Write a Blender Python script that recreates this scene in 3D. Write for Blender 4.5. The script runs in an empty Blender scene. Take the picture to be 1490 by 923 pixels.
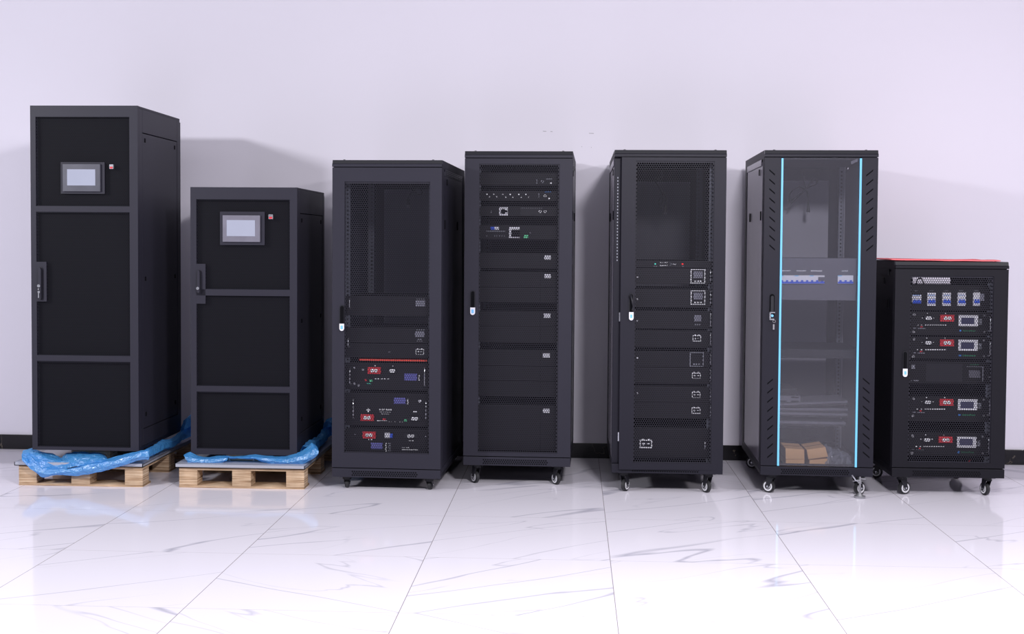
import bpy, math, random
from mathutils import Vector, Matrix, noise
C = bpy.context.scene.collection
random.seed(4)

# ---------------------------------------------------------------- camera (measured from the tile grid)
F, YAW, PITCH, ROLL, CY, H = 1778.99, .0502, .0355, -.0069, 416.3, 1.3646
fwd = Vector((-math.sin(YAW)*math.cos(PITCH), math.cos(YAW)*math.cos(PITCH), -math.sin(PITCH)))
rgt = Vector((math.cos(YAW), math.sin(YAW), 0)); dwn = fwd.cross(rgt)
r2 = rgt*math.cos(ROLL) + dwn*math.sin(ROLL); d2 = dwn*math.cos(ROLL) - rgt*math.sin(ROLL)
cam_data = bpy.data.cameras.new('camera'); cam = bpy.data.objects.new('camera', cam_data); C.objects.link(cam)
m = Matrix((( r2.x, -d2.x, -fwd.x, 0), (r2.y, -d2.y, -fwd.y, 0), (r2.z, -d2.z, -fwd.z, H), (0, 0, 0, 1)))
cam.matrix_world = m
cam_data.sensor_width = 36; cam_data.lens = 36*F/1490; cam_data.shift_y = -(461.5-CY)/1490
cam_data.clip_end = 60
bpy.context.scene.camera = cam
EYE = Vector((0, 0, H))
def ray(px, py): return (fwd*F + r2*(px-745) + d2*(py-CY)).normalized()
def ground(px, py, z=0):
    d = ray(px, py); t = (z-H)/d.z; return EYE + d*t
def on_y(px, py, Y):
    d = ray(px, py); return EYE + d*(Y/d.y)

# ---------------------------------------------------------------- materials
def lin(c):
    return tuple(((v/255)/12.92 if v/255 <= .04045 else ((v/255+.055)/1.055)**2.4) for v in c) + (1,)
def new_mat(name):
    mt = bpy.data.materials.new(name); mt.use_nodes = True
    nt = mt.node_tree; b = nt.nodes['Principled BSDF']; return mt, nt, b
def setv(b, k, v):
    if k in b.inputs: b.inputs[k].default_value = v
def mat(name, col, rough=.5, metal=0, var=.06, scale=40, bump=0, bscale=300, spec=.5, emit=None, estr=0):
    mt, nt, b = new_mat(name)
    setv(b, 'Roughness', rough); setv(b, 'Metallic', metal); setv(b, 'Specular IOR Level', spec)
    tc = nt.nodes.new('ShaderNodeTexCoord'); nz = nt.nodes.new('ShaderNodeTexNoise'); nz.inputs['Scale'].default_value = scale
    nt.links.new(tc.outputs['Object'], nz.inputs['Vector'])
    hsv = nt.nodes.new('ShaderNodeMapRange'); hsv.inputs[3].default_value = 1-var; hsv.inputs[4].default_value = 1+var
    nt.links.new(nz.outputs['Fac'], hsv.inputs[0])
    mx = nt.nodes.new('ShaderNodeMix'); mx.data_type = 'RGBA'; mx.blend_type = 'MULTIPLY'; mx.inputs[0].default_value = 1
    mx.inputs[6].default_value = lin(col); nt.links.new(hsv.outputs[0], mx.inputs[7]); nt.links.new(mx.outputs[2], b.inputs['Base Color'])
    if bump:
        n2 = nt.nodes.new('ShaderNodeTexNoise'); n2.inputs['Scale'].default_value = bscale; nt.links.new(tc.outputs['Object'], n2.inputs['Vector'])
        bp = nt.nodes.new('ShaderNodeBump'); bp.inputs['Strength'].default_value = bump; bp.inputs['Distance'].default_value = .002
        nt.links.new(n2.outputs['Fac'], bp.inputs['Height']); nt.links.new(bp.outputs['Normal'], b.inputs['Normal'])
    if emit: setv(b, 'Emission Color', lin(emit)); setv(b, 'Emission Strength', estr)
    return mt
M = {}
M['shell'] = mat('charcoal_powder_coat', (41, 40, 51), .5, 0, .04, 6, .08, 500, .25)
M['shell7'] = mat('black_grey_powder_coat', (20, 19, 27), .5, 0, .04, 6, .08, 500, .22)
M['shell5'] = mat('dark_charcoal_powder_coat', (28, 27, 38), .5, 0, .04, 6, .08, 500, .25)
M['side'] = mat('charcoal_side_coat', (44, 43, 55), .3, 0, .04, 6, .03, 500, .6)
M['side_lit'] = mat('charcoal_side_coat_painted_lit', (140, 135, 149), .25, 0, .04, 6, .03, 500, .8)  # side coat lightened: grazing light on these sides is painted into the colour
M['shell_dark'] = mat('black_powder_coat', (26, 26, 34), .45, 0, .05, 10, 0, 1, .4)
M['lip_dark'] = mat('black_gloss_coat', (24, 24, 32), .3, 0, .05, 10, 0, 1, .4)
M['web'] = mat('perforated_steel', (40, 39, 48), .5, 0, .03, 6, 0, 1, .2)
M['web_fine'] = mat('fine_perforated_steel', (20, 20, 29), .6, 0, .03, 6, 0, 1, .15)
M['liner'] = mat('black_liner', (13, 13, 19), .8, 0, .05, 10, 0, 1, .2)
M['inner_lit'] = mat('inner_steel_painted_lit', (150, 148, 160), .55, 0, .05, 6, 0, 1, .3)  # inner steel lightened so the bright interior behind glass is in the colour
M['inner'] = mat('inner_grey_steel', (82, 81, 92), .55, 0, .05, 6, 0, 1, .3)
M['rail'] = mat('grey_rail', (96, 99, 112), .45, .2, .05, 10, 0, 1, .4)
M['hole'] = mat('dark_hole', (12, 12, 16), .9, 0, .02, 10, 0, 1, .1)
M['dev'] = mat('device_black', (22, 21, 28), .5, 0, .05, 20, 0, 1, .25)
M['dev7'] = mat('device_matt_black', (18, 17, 22), .5, 0, .05, 20, 0, 1, .25)
M['dev_lite'] = mat('device_grey', (94, 93, 105), .5, 0, .04, 12, 0, 1, .3)
M['white'] = mat('white_plastic', (222, 222, 232), .4, 0, .02, 30)
M['print'] = mat('white_print', (235, 235, 242), .5, 0, .02, 30, emit=(235, 235, 245), estr=.12)  # faint glow added to the print colour
M['dimprint'] = mat('grey_print', (150, 152, 165), .5, 0, .02, 30)
M['red'] = mat('red_plastic', (205, 50, 60), .4, 0, .05, 40)
M['redstrip'] = mat('red_strip', (225, 70, 55), .6, 0, .08, 40)
M['green'] = mat('green_plastic', (90, 190, 140), .4, 0, .05, 40)
M['bluebr'] = mat('blue_plastic', (50, 90, 215), .35, 0, .05, 40)
M['screen'] = mat('blue_screen', (95, 95, 165), .15, 0, .08, 60, emit=(80, 80, 150), estr=.12)
M['screen_grey'] = mat('grey_screen', (135, 135, 150), .2, 0, .08, 60)
M['screen_dark'] = mat('dark_screen', (66, 66, 96), .15, 0, .05, 60)
M['screen_lit'] = mat('pale_touch_screen', (158, 162, 178), .12, 0, .03, 8, emit=(150, 155, 180), estr=.05)
M['bezel'] = mat('grey_bezel', (122, 120, 132), .22, .1, .25, 14)
M['bezel_d'] = mat('dark_bezel', (78, 78, 88), .3, .1, .25, 14)
M['chrome'] = mat('chrome', (215, 217, 225), .22, .85, .03, 30)
M['bluekey'] = mat('blue_key_ring', (120, 190, 240), .4, 0, .03, 30)
M['led_red'] = mat('red_lamp', (255, 40, 40), .4, 0, 0, 30, emit=(255, 40, 40), estr=1.2)
M['led_green'] = mat('green_lamp', (90, 220, 200), .4, 0, 0, 30, emit=(60, 200, 180), estr=.5)
M['strip'] = mat('blue_light_strip', (60, 110, 140), .4, 0, 0, 30, emit=(122, 202, 246), estr=.88)
M['tire'] = mat('black_rubber', (38, 38, 42), .6, 0, .1, 60)
M['hub'] = mat('pale_hub', (222, 222, 228), .35, .1, .05, 60)
M['steel'] = mat('zinc_steel', (165, 165, 170), .35, .7, .1, 50)
M['cable'] = mat('black_cable', (22, 22, 27), .5, 0, .05, 60)
M['plate'] = mat('grey_steel_tray', (168, 170, 182), .35, .1, .06, 8)
M['redfoam'] = mat('red_foam_sheet', (236, 118, 124), .8, 0, .05, 30, .3, 200, .1)
M['card'] = mat('brown_cardboard', (225, 178, 130), .8, 0, .06, 25, .1, 200, .15)
M['logo'] = mat('green_print', (30, 130, 90), .5, 0, .02, 30)
M['logob'] = mat('blue_print', (50, 120, 200), .5, 0, .02, 30)
M['scuff'] = mat('scuff', (176, 172, 182), .8, 0, .1, 100)

# plywood: layered lines along z
def plywood():
    mt, nt, b = new_mat('layered_plywood'); setv(b, 'Roughness', .75); setv(b, 'Specular IOR Level', .15)
    tc = nt.nodes.new('ShaderNodeTexCoord'); mp = nt.nodes.new('ShaderNodeMapping'); mp.inputs['Scale'].default_value = (3, 3, 130)
    nt.links.new(tc.outputs['Object'], mp.inputs[0])
    nz = nt.nodes.new('ShaderNodeTexNoise'); nz.inputs['Scale'].default_value = 1.4; nz.inputs['Detail'].default_value = 5
    nt.links.new(mp.outputs[0], nz.inputs['Vector'])
    cr = nt.nodes.new('ShaderNodeValToRGB'); e = cr.color_ramp.elements
    e[0].position = .33; e[0].color = lin((105, 80, 62)); e[1].position = .52; e[1].color = lin((196, 168, 140))
    n = e.new(.42); n.color = lin((168, 138, 108)); n = e.new(.7); n.color = lin((214, 190, 162))
    nt.links.new(nz.outputs['Fac'], cr.inputs[0])
    n2 = nt.nodes.new('ShaderNodeTexNoise'); n2.inputs['Scale'].default_value = 9; n2.inputs['Detail'].default_value = 4; nt.links.new(tc.outputs['Object'], n2.inputs['Vector'])
    mr = nt.nodes.new('ShaderNodeMapRange'); mr.inputs[1].default_value = .3; mr.inputs[2].default_value = .7; mr.inputs[3].default_value = .72; mr.inputs[4].default_value = 1.08
    nt.links.new(n2.outputs['Fac'], mr.inputs[0])
    mx = nt.nodes.new('ShaderNodeMix'); mx.data_type = 'RGBA'; mx.blend_type = 'MULTIPLY'; mx.inputs[0].default_value = 1
    nt.links.new(cr.outputs[0], mx.inputs[6]); nt.links.new(mr.outputs[0], mx.inputs[7]); nt.links.new(mx.outputs[2], b.inputs['Base Color'])
    return mt
M['ply'] = plywood()

def film(name, base, tr, transp, rough=.18):
    mt = bpy.data.materials.new(name); mt.use_nodes = True; nt = mt.node_tree; nt.nodes.clear()
    out = nt.nodes.new('ShaderNodeOutputMaterial')
    df = nt.nodes.new('ShaderNodeBsdfDiffuse'); df.inputs[0].default_value = lin(base)
    tl = nt.nodes.new('ShaderNodeBsdfTranslucent'); tl.inputs[0].default_value = lin(tr)
    tp = nt.nodes.new('ShaderNodeBsdfTransparent'); tp.inputs[0].default_value = lin(tr)
    gl = nt.nodes.new('ShaderNodeBsdfGlossy'); gl.inputs['Roughness'].default_value = rough
    tc = nt.nodes.new('ShaderNodeTexCoord'); nz = nt.nodes.new('ShaderNodeTexNoise'); nz.inputs['Scale'].default_value = 30; nz.inputs['Detail'].default_value = 5; nz.inputs['Distortion'].default_value = 1.2
    nt.links.new(tc.outputs['Object'], nz.inputs['Vector'])
    bp = nt.nodes.new('ShaderNodeBump'); bp.inputs['Strength'].default_value = 1; bp.inputs['Distance'].default_value = .014; nt.links.new(nz.outputs['Fac'], bp.inputs['Height'])
    for s in (df, tl, gl): nt.links.new(bp.outputs[0], s.inputs['Normal'])
    m1 = nt.nodes.new('ShaderNodeMixShader'); m1.inputs[0].default_value = .45; nt.links.new(df.outputs[0], m1.inputs[1]); nt.links.new(tl.outputs[0], m1.inputs[2])
    m2 = nt.nodes.new('ShaderNodeMixShader'); m2.inputs[0].default_value = transp; nt.links.new(m1.outputs[0], m2.inputs[1]); nt.links.new(tp.outputs[0], m2.inputs[2])
    fr = nt.nodes.new('ShaderNodeFresnel'); fr.inputs[0].default_value = 1.32; nt.links.new(bp.outputs[0], fr.inputs['Normal'])
    m3 = nt.nodes.new('ShaderNodeMixShader'); m3.inputs[0].default_value = .13; nt.links.new(m2.outputs[0], m3.inputs[1]); nt.links.new(gl.outputs[0], m3.inputs[2])
    nt.links.new(m3.outputs[0], out.inputs[0]); return mt
M['film'] = film('blue_plastic_film', (92, 182, 253), (92, 180, 254), .07, .22)
M['bag'] = film('clear_bubble_wrap', (190, 195, 210), (225, 228, 240), .55, .12)

def glass():
    mt = bpy.data.materials.new('clear_door_glass'); mt.use_nodes = True; nt = mt.node_tree; nt.nodes.clear()
    out = nt.nodes.new('ShaderNodeOutputMaterial')
    tp = nt.nodes.new('ShaderNodeBsdfTransparent'); tp.inputs[0].default_value = (.95, .95, .965, 1)
    gl = nt.nodes.new('ShaderNodeBsdfGlossy'); gl.inputs['Roughness'].default_value = .06
    fr = nt.nodes.new('ShaderNodeFresnel'); fr.inputs[0].default_value = 1.45
    df = nt.nodes.new('ShaderNodeBsdfDiffuse'); df.inputs[0].default_value = lin((190, 188, 205))  # pale diffuse veil painted in for room haze reflected by the glass
    a = nt.nodes.new('ShaderNodeMixShader'); a.inputs[0].default_value = .05; nt.links.new(tp.outputs[0], a.inputs[1]); nt.links.new(df.outputs[0], a.inputs[2])
    b = nt.nodes.new('ShaderNodeMixShader'); nt.links.new(fr.outputs[0], b.inputs[0]); nt.links.new(a.outputs[0], b.inputs[1]); nt.links.new(gl.outputs[0], b.inputs[2])
    nt.links.new(b.outputs[0], out.inputs[0]); return mt
M['glass'] = glass()

# ---------------------------------------------------------------- mesh builder
class MB:
    def __init__(s): s.v = []; s.f = []; s.mi = []; s.m = []; s.sm = []
    def mid(s, mt):
        if mt not in s.m: s.m.append(mt)
        return s.m.index(mt)
    def add(s, vs, fs, mt, smooth=False):
        o = len(s.v); s.v += [tuple(v) for v in vs]; k = s.mid(mt)
        for f in fs: s.f.append(tuple(i+o for i in f)); s.mi.append(k); s.sm.append(smooth)
        return s
    def box(s, x0, x1, y0, y1, z0, z1, mt, M4=None):
        vs = [Vector((x, y, z)) for z in (z0, z1) for y in (y0, y1) for x in (x0, x1)]
        if M4: vs = [M4 @ v for v in vs]
        return s.add(vs, [(0, 2, 3, 1), (4, 5, 7, 6), (0, 1, 5, 4), (2, 6, 7, 3), (0, 4, 6, 2), (1, 3, 7, 5)], mt)
    def cyl(s, c, axis, r, l, mt, n=20, r2=None, M4=None):
        """cylinder centred at c, along axis"""
        r2 = r if r2 is None else r2
        a = Vector(axis).normalized(); q = a.to_track_quat('Z', 'Y'); c = Vector(c); vs = []
        for k, rr in ((-.5, r), (.5, r2)):
            for i in range(n):
                t = 2*math.pi*i/n; vs.append(c + q @ Vector((rr*math.cos(t), rr*math.sin(t), k*l)))
        if M4: vs = [M4 @ v for v in vs]
        fs = [(i, (i+1) % n, n+(i+1) % n, n+i) for i in range(n)]
        s.add(vs, fs, mt, True); s.add(vs[:n], [tuple(reversed(range(n)))], mt); s.add(vs[n:], [tuple(range(n))], mt); return s
    def ring(s, c, axis, ro, ri, l, mt, n=24):
        a = Vector(axis).normalized(); q = a.to_track_quat('Z', 'Y'); c = Vector(c); vs = []
        for k, rr in ((-.5, ro), (.5, ro), (.5, ri), (-.5, ri)):
            for i in range(n):
                t = 2*math.pi*i/n; vs.append(c + q @ Vector((rr*math.cos(t), rr*math.sin(t), k*l)))
        fs = []
        for b in range(4):
            b2 = (b+1) % 4
            fs += [(b*n+i, b*n+(i+1) % n, b2*n+(i+1) % n, b2*n+i) for i in range(n)]
        return s.add(vs, fs, mt)
    def prism(s, prof, x0, x1, mt):
        """profile of (y,z) extruded along x"""
        n = len(prof); vs = [(x0, y, z) for y, z in prof] + [(x1, y, z) for y, z in prof]
        return s.add(vs, [tuple(range(n)), tuple(reversed(range(n, 2*n)))] + [(i, n+i, n+(i+1) % n, (i+1) % n) for i in range(n)], mt)
    def plate(s, outline, y0, y1, mt):
        """(x,z) outline extruded along y (front y0)"""
        n = len(outline); vs = [(x, y0, z) for x, z in outline] + [(x, y1, z) for x, z in outline]
        return s.add(vs, [tuple(range(n)), tuple(reversed(range(n, 2*n)))] + [(i, (i+1) % n, n+(i+1) % n, n+i)[::-1] for i in range(n)], mt)
    def tube(s, pts, r, mt, n=8):
        pts = [Vector(p) for p in pts]; rings = []
        up = Vector((0, 0, 1)); vs = []
        for i, p in enumerate(pts):
            t = (pts[min(i+1, len(pts)-1)] - pts[max(i-1, 0)]).normalized()
            a = t.cross(Vector((.3, .9, .2))).normalized(); b = t.cross(a)
            for k in range(n):
                an = 2*math.pi*k/n; vs.append(p + (a*math.cos(an)+b*math.sin(an))*r)
        fs = [(i*n+k, i*n+(k+1) % n, (i+1)*n+(k+1) % n, (i+1)*n+k) for i in range(len(pts)-1) for k in range(n)]
        fs += [tuple(range(n)), tuple((len(pts)-1)*n+k for k in range(n))]
        return s.add(vs, fs, mt, True)
    def web(s, x0, x1, z0, z1, y, p, k, mt):
        """honeycomb perforated sheet in the plane y"""
        R = p/math.sqrt(3); rs = 1.5*R; nc = int((x1-x0)/p)+2; nr = int((z1-z0)/rs)+2
        dirs = [(math.sin(math.pi/3*i), math.cos(math.pi/3*i)) for i in range(6)]
        cl = lambda a, lo, hi: lo if a < lo else hi if a > hi else a
        vs = []; fs = []
        for r in range(nr):
            cz = z0 + r*rs
            for c in range(nc):
                cx = x0 + (c + (.5 if r & 1 else 0))*p
                o = len(vs); ap = p*.5*k
                if cx-ap < x0-1e-4 or cx+ap > x1+1e-4 or cz-R*k < z0-1e-4 or cz+R*k > z1+1e-4:
                    if cx-R > x1 or cz-R > z1: continue
                    for dx, dz in dirs: vs.append((cl(cx+dx*R, x0, x1), y, cl(cz+dz*R, z0, z1)))
                    fs.append(tuple(range(o, o+6))); continue
                for q in (1.0, k):
                    for dx, dz in dirs: vs.append((cl(cx+dx*R*q, x0, x1), y, cl(cz+dz*R*q, z0, z1)))
                for i in range(6):
                    j = (i+1) % 6; fs.append((o+i, o+j, o+6+j, o+6+i))
        return s.add(vs, fs, mt)
    def build(s, name, parent=None, loc=None, bevel=0, rot=None):
        me = bpy.data.meshes.new(name); me.from_pydata(s.v, [], s.f)
        for mt in s.m: me.materials.append(mt)
        me.polygons.foreach_set('material_index', s.mi); me.polygons.foreach_set('use_smooth', s.sm); me.update()
        o = bpy.data.objects.new(name, me); C.objects.link(o)
        if parent: o.parent = parent
        if loc: o.location = loc
        if rot is not None: o.rotation_euler = rot
        if bevel:
            b = o.modifiers.new('bevel', 'BEVEL'); b.width = bevel; b.segments = 2; b.limit_method = 'ANGLE'
        return o
def tag(o, label=None, cat=None, group=None, kind=None):
    if label: o['label'] = label
    if cat: o['category'] = cat
    if group: o['group'] = group
    if kind: o['kind'] = kind
    return o
def empty(name, loc, rz, label, cat, group=None):
    o = bpy.data.objects.new(name, None); o.empty_display_size = .1; C.objects.link(o); o.location = loc; o.rotation_euler = (0, 0, rz)
    return tag(o, label, cat, group)
def text_mesh(body, size, mt, name, parent, loc, align='CENTER', rot=(math.pi/2, 0, 0), wide=1.0):
    cu = bpy.data.curves.new('txt', 'FONT'); cu.body = body; cu.size = size; cu.align_x = align; cu.align_y = 'CENTER'; cu.offset = size*.018
    t = bpy.data.objects.new('txt', cu); C.objects.link(t); bpy.context.view_layer.update()
    me = bpy.data.meshes.new_from_object(t.evaluated_get(bpy.context.evaluated_depsgraph_get()))
    bpy.data.objects.remove(t); me.materials.clear(); me.materials.append(mt); me.name = name
    o = bpy.data.objects.new(name, me); C.objects.link(o); o.parent = parent; o.location = loc; o.rotation_euler = rot; o.scale = (wide, 1, 1)
    return o

# ---------------------------------------------------------------- the room
WY = 7.74
def floor_mat():
    mt, nt, b = new_mat('polished_marble_tile'); N = nt.nodes.new; K = nt.links.new
    def math_(op, a, bb=None):
        n = N('ShaderNodeMath'); n.operation = op
        for i, v in enumerate((a, bb)):
            if v is None: continue
            if isinstance(v, (int, float)): n.inputs[i].default_value = v
            else: K(v, n.inputs[i])
        return n.outputs[0]
    geo = N('ShaderNodeNewGeometry'); sp = N('ShaderNodeSeparateXYZ'); K(geo.outputs['Position'], sp.inputs[0])
    u = math_('DIVIDE', math_('SUBTRACT', sp.outputs[0], .9685), .8); v = math_('DIVIDE', math_('SUBTRACT', sp.outputs[1], 6.025), .8)
    fu = math_('FLOOR', u); fv = math_('FLOOR', v)
    ju = math_('ABSOLUTE', math_('SUBTRACT', u, math_('ROUND', u))); jv = math_('ABSOLUTE', math_('SUBTRACT', v, math_('ROUND', v)))
    lu = math_('LESS_THAN', ju, .0018); lv = math_('MULTIPLY', math_('LESS_THAN', jv, .0016), .55); jl = math_('MAXIMUM', lu, lv)
    cid = N('ShaderNodeCombineXYZ'); K(fu, cid.inputs[0]); K(fv, cid.inputs[1])
    wn = N('ShaderNodeTexWhiteNoise'); wn.noise_dimensions = '3D'; K(cid.outputs[0], wn.inputs['Vector'])
    off = N('ShaderNodeVectorMath'); off.operation = 'SCALE'; off.inputs['Scale'].default_value = 30; K(wn.outputs['Color'], off.inputs[0])
    # mirror the vein direction on some tiles
    flip = math_('SUBTRACT', math_('MULTIPLY', math_('LESS_THAN', wn.outputs['Value'], .68), 2), 1)
    fx = math_('MULTIPLY', sp.outputs[0], flip)
    cp = N('ShaderNodeCombineXYZ'); K(fx, cp.inputs[0]); K(sp.outputs[1], cp.inputs[1])
    mp = N('ShaderNodeMapping'); mp.inputs['Rotation'].default_value = (0, 0, math.radians(-32)); K(cp.outputs[0], mp.inputs[0])
    mp2 = N('ShaderNodeMapping'); mp2.inputs['Scale'].default_value = (.3, 1.9, 1); K(mp.outputs[0], mp2.inputs[0])
    ad = N('ShaderNodeVectorMath'); K(mp2.outputs[0], ad.inputs[0]); K(off.outputs[0], ad.inputs[1])
    def veins(scale, w, lo, hi, seed):
        a2 = N('ShaderNodeVectorMath'); K(ad.outputs[0], a2.inputs[0]); a2.inputs[1].default_value = (seed, seed*1.7, seed*.3)
        nz = N('ShaderNodeTexNoise'); nz.inputs['Scale'].default_value = scale; nz.inputs['Detail'].default_value = 4; nz.inputs['Roughness'].default_value = .33; K(a2.outputs[0], nz.inputs['Vector'])
        d = math_('ABSOLUTE', math_('SUBTRACT', nz.outputs['Fac'], .5))
        mr = N('ShaderNodeMapRange'); mr.inputs[1].default_value = 0; mr.inputs[2].default_value = w; mr.inputs[3].default_value = 1; mr.inputs[4].default_value = 0; K(d, mr.inputs[0])
        n2 = N('ShaderNodeTexNoise'); n2.inputs['Scale'].default_value = scale*1.3; n2.inputs['Detail'].default_value = 1; K(a2.outputs[0], n2.inputs['Vector'])
        m2 = N('ShaderNodeMapRange'); m2.inputs[1].default_value = lo; m2.inputs[2].default_value = hi; K(n2.outputs['Fac'], m2.inputs[0])
        return math_('MULTIPLY', mr.outputs[0], m2.outputs[0])
    v1 = math_('ADD', math_('MULTIPLY', veins(1.15, .0065, .40, .52, 3), .95), math_('MULTIPLY', veins(2.1, .006, .44, .56, 11), .6))
    v1 = math_('MINIMUM', v1, 1)
    c1 = N('ShaderNodeMix'); c1.data_type = 'RGBA'; c1.inputs[6].default_value = lin((238, 234, 246)); c1.inputs[7].default_value = lin((188, 186, 202)); K(v1, c1.inputs[0])
    c2 = N('ShaderNodeMix'); c2.data_type = 'RGBA'; c2.inputs[7].default_value = lin((150, 142, 148)); K(jl, c2.inputs[0]); K(c1.outputs[2], c2.inputs[6])
    K(c2.outputs[2], b.inputs['Base Color']); setv(b, 'Roughness', .07); setv(b, 'IOR', 1.27)
    return mt
def wall_mat():
    return mat('painted_wall', (222, 218, 231), .8, 0, .015, 1.2, .03, 120, .1)
def black_marble():
    mt, nt, b = new_mat('black_marble'); setv(b, 'Roughness', .15)
    tc = nt.nodes.new('ShaderNodeTexCoord'); nz = nt.nodes.new('ShaderNodeTexNoise'); nz.inputs['Scale'].default_value = 4.5; nz.inputs['Detail'].default_value = 7; nz.inputs['Distortion'].default_value = .8
    nt.links.new(tc.outputs['Object'], nz.inputs['Vector'])
    cr = nt.nodes.new('ShaderNodeValToRGB'); e = cr.color_ramp.elements; e[0].position = .0; e[0].color = lin((17, 16, 20)); e[1].position = 1; e[1].color = lin((22, 21, 25))
    for p, c in ((.628, (22, 21, 25)), (.632, (130, 120, 105)), (.636, (22, 21, 25))): n = e.new(p); n.color = lin(c)
    nt.links.new(nz.outputs['Fac'], cr.inputs[0]); nt.links.new(cr.outputs[0], b.inputs['Base Color']); return mt
tag(MB().box(-7, 7, -3.5, WY+.12, -.1, 0, floor_mat()).build('floor'), kind='structure')
w = MB().box(-7, 7, WY, WY+.12, 0, 4.2, wall_mat())
for px, py, ln in ((790, 190.5, 5), (801, 191, 3), (857, 193.5, 7), (846, 213, 1), (860, 214, 1)):
    a = on_y(px, py, WY-.001); b_ = on_y(px+ln, py+1, WY-.001); w.add([(a.x, WY-.001, a.z), (b_.x, WY-.001, a.z-.001), (b_.x, WY-.001, b_.z-.001), (a.x, WY-.001, b_.z)], [(0, 1, 2, 3)], M['scuff'])
tag(w.build('wall_back'), kind='structure')
tag(MB().box(-7, 7, WY-.012, WY, 0, .095, black_marble()).build('baseboard_back', bevel=.002), kind='structure')

# ---------------------------------------------------------------- cabinets
class Cab:
    def __init__(s, x, y, rot, z0, zt, D, W=.6):
        s.x, s.y, s.rot, s.z0, s.zt, s.D, s.W = x, y, rot, z0, zt, D, W
        s.mw = Matrix.Translation((x, y, 0)) @ Matrix.Rotation(rot, 4, 'Z'); s.inv = s.mw.inverted()
    def L(s, px, py, d=0):
        """local x, z of a photographed point lying in the cabinet's own plane y=d"""
        o = s.inv @ EYE; r = s.inv.to_3x3() @ ray(px, py); p = o + r*((d-o.y)/r.y); return p.x, p.z
    def side(s, px, py, sx):
        """local y, z of a photographed point on the side panel"""
        o = s.inv @ EYE; r = s.inv.to_3x3() @ ray(px, py); X = sx*s.W/2; p = o + r*((X-o.x)/r.x); return p.y, p.z

def side_panels(c, smat, root, z0, z1, inset_top, locks, vent, plain=False):
    W2 = c.W/2; D = c.D
    for sx in (-1, 1):
        b = MB(); t = .012
        xa, xb = (W2-t, W2-.003) if sx > 0 else (-W2+.003, -W2+t)
        b.box(xa, xb, .09, D-.08, z0, z1-inset_top, M[smat])
        for (y, z, w, h) in locks:
            b.box(sx*W2-.004, sx*W2+.0012, y-w/2, y+w/2, z-h/2, z+h/2, M['hole'])
        b.build('side_panel', root, bevel=.002)
    if vent:
        for sx in (-1, 1):
            b = MB(); n = 16; y0, y1 = .15, D-.12
            for i in range(n):
                for r in range(3):
                    y = y0 + (y1-y0)*(i+.5)/n; z = z1-.028+r*.010
                    b.box(sx*W2-.002, sx*W2+.0008, y-.012, y+.012, z, z+.005, M['hole'])
            b.box(sx*W2-.003, sx*W2+.0004, y0-.01, y1+.01, z1-.032, z1+.001, M[smat]); b.build('side_vent', root)

def caster(root, x, y, ztop, r, ang, hubc='hub', tw=.011):
    o = MB(); A = Matrix.Rotation(ang, 4, 'Z')
    o.box(-.035, .035, -.03, .03, ztop-.008, ztop, M['shell_dark'])
    o.cyl((0, 0, ztop-.014), (0, 0, 1), .024, .012, M['shell_dark'])
    for s in (-1, 1):   # fork cheeks straddle the wheel (wheel axis = local x)
        o.add([A @ Vector(p) for p in ((s*(tw+.003), -.02, ztop-.018), (s*(tw+.003), .022, ztop-.018), (s*(tw+.003), .03, r*.75), (s*(tw+.003), .012, r*.75),
               (s*(tw+.006), -.02, ztop-.018), (s*(tw+.006), .022, ztop-.018), (s*(tw+.006), .03, r*.75), (s*(tw+.006), .012, r*.75))],
              [(0, 1, 2, 3), (7, 6, 5, 4), (0, 4, 5, 1), (1, 5, 6, 2), (2, 6, 7, 3), (3, 7, 4, 0)], M['shell_dark'])
    o.box(-tw-.006, tw+.006, -.02, .022, ztop-.024, ztop-.016, M['shell_dark'], M4=A)
    cs = o.build('caster', root, loc=(x, y, 0))
    w = MB(); ax = A @ Vector((1, 0, 0)); ce = A @ Vector((0, .018, r)); ce.z = r
    w.cyl(ce, ax, r*.9, tw*2, M['tire'], 28); w.cyl(ce, ax, r, tw*1.3, M['tire'], 28)
    for s in (-1, 1):
        w.ring(ce + ax*s*tw, ax, r*.72, r*.50, .003, M[hubc]); w.ring(ce + ax*s*tw, ax, r*.36, r*.2, .004, M[hubc]); w.cyl(ce + ax*s*(tw+.002), ax, r*.14, .012, M['chrome'], 10)
    w.build('wheel', cs)
    return cs

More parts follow.
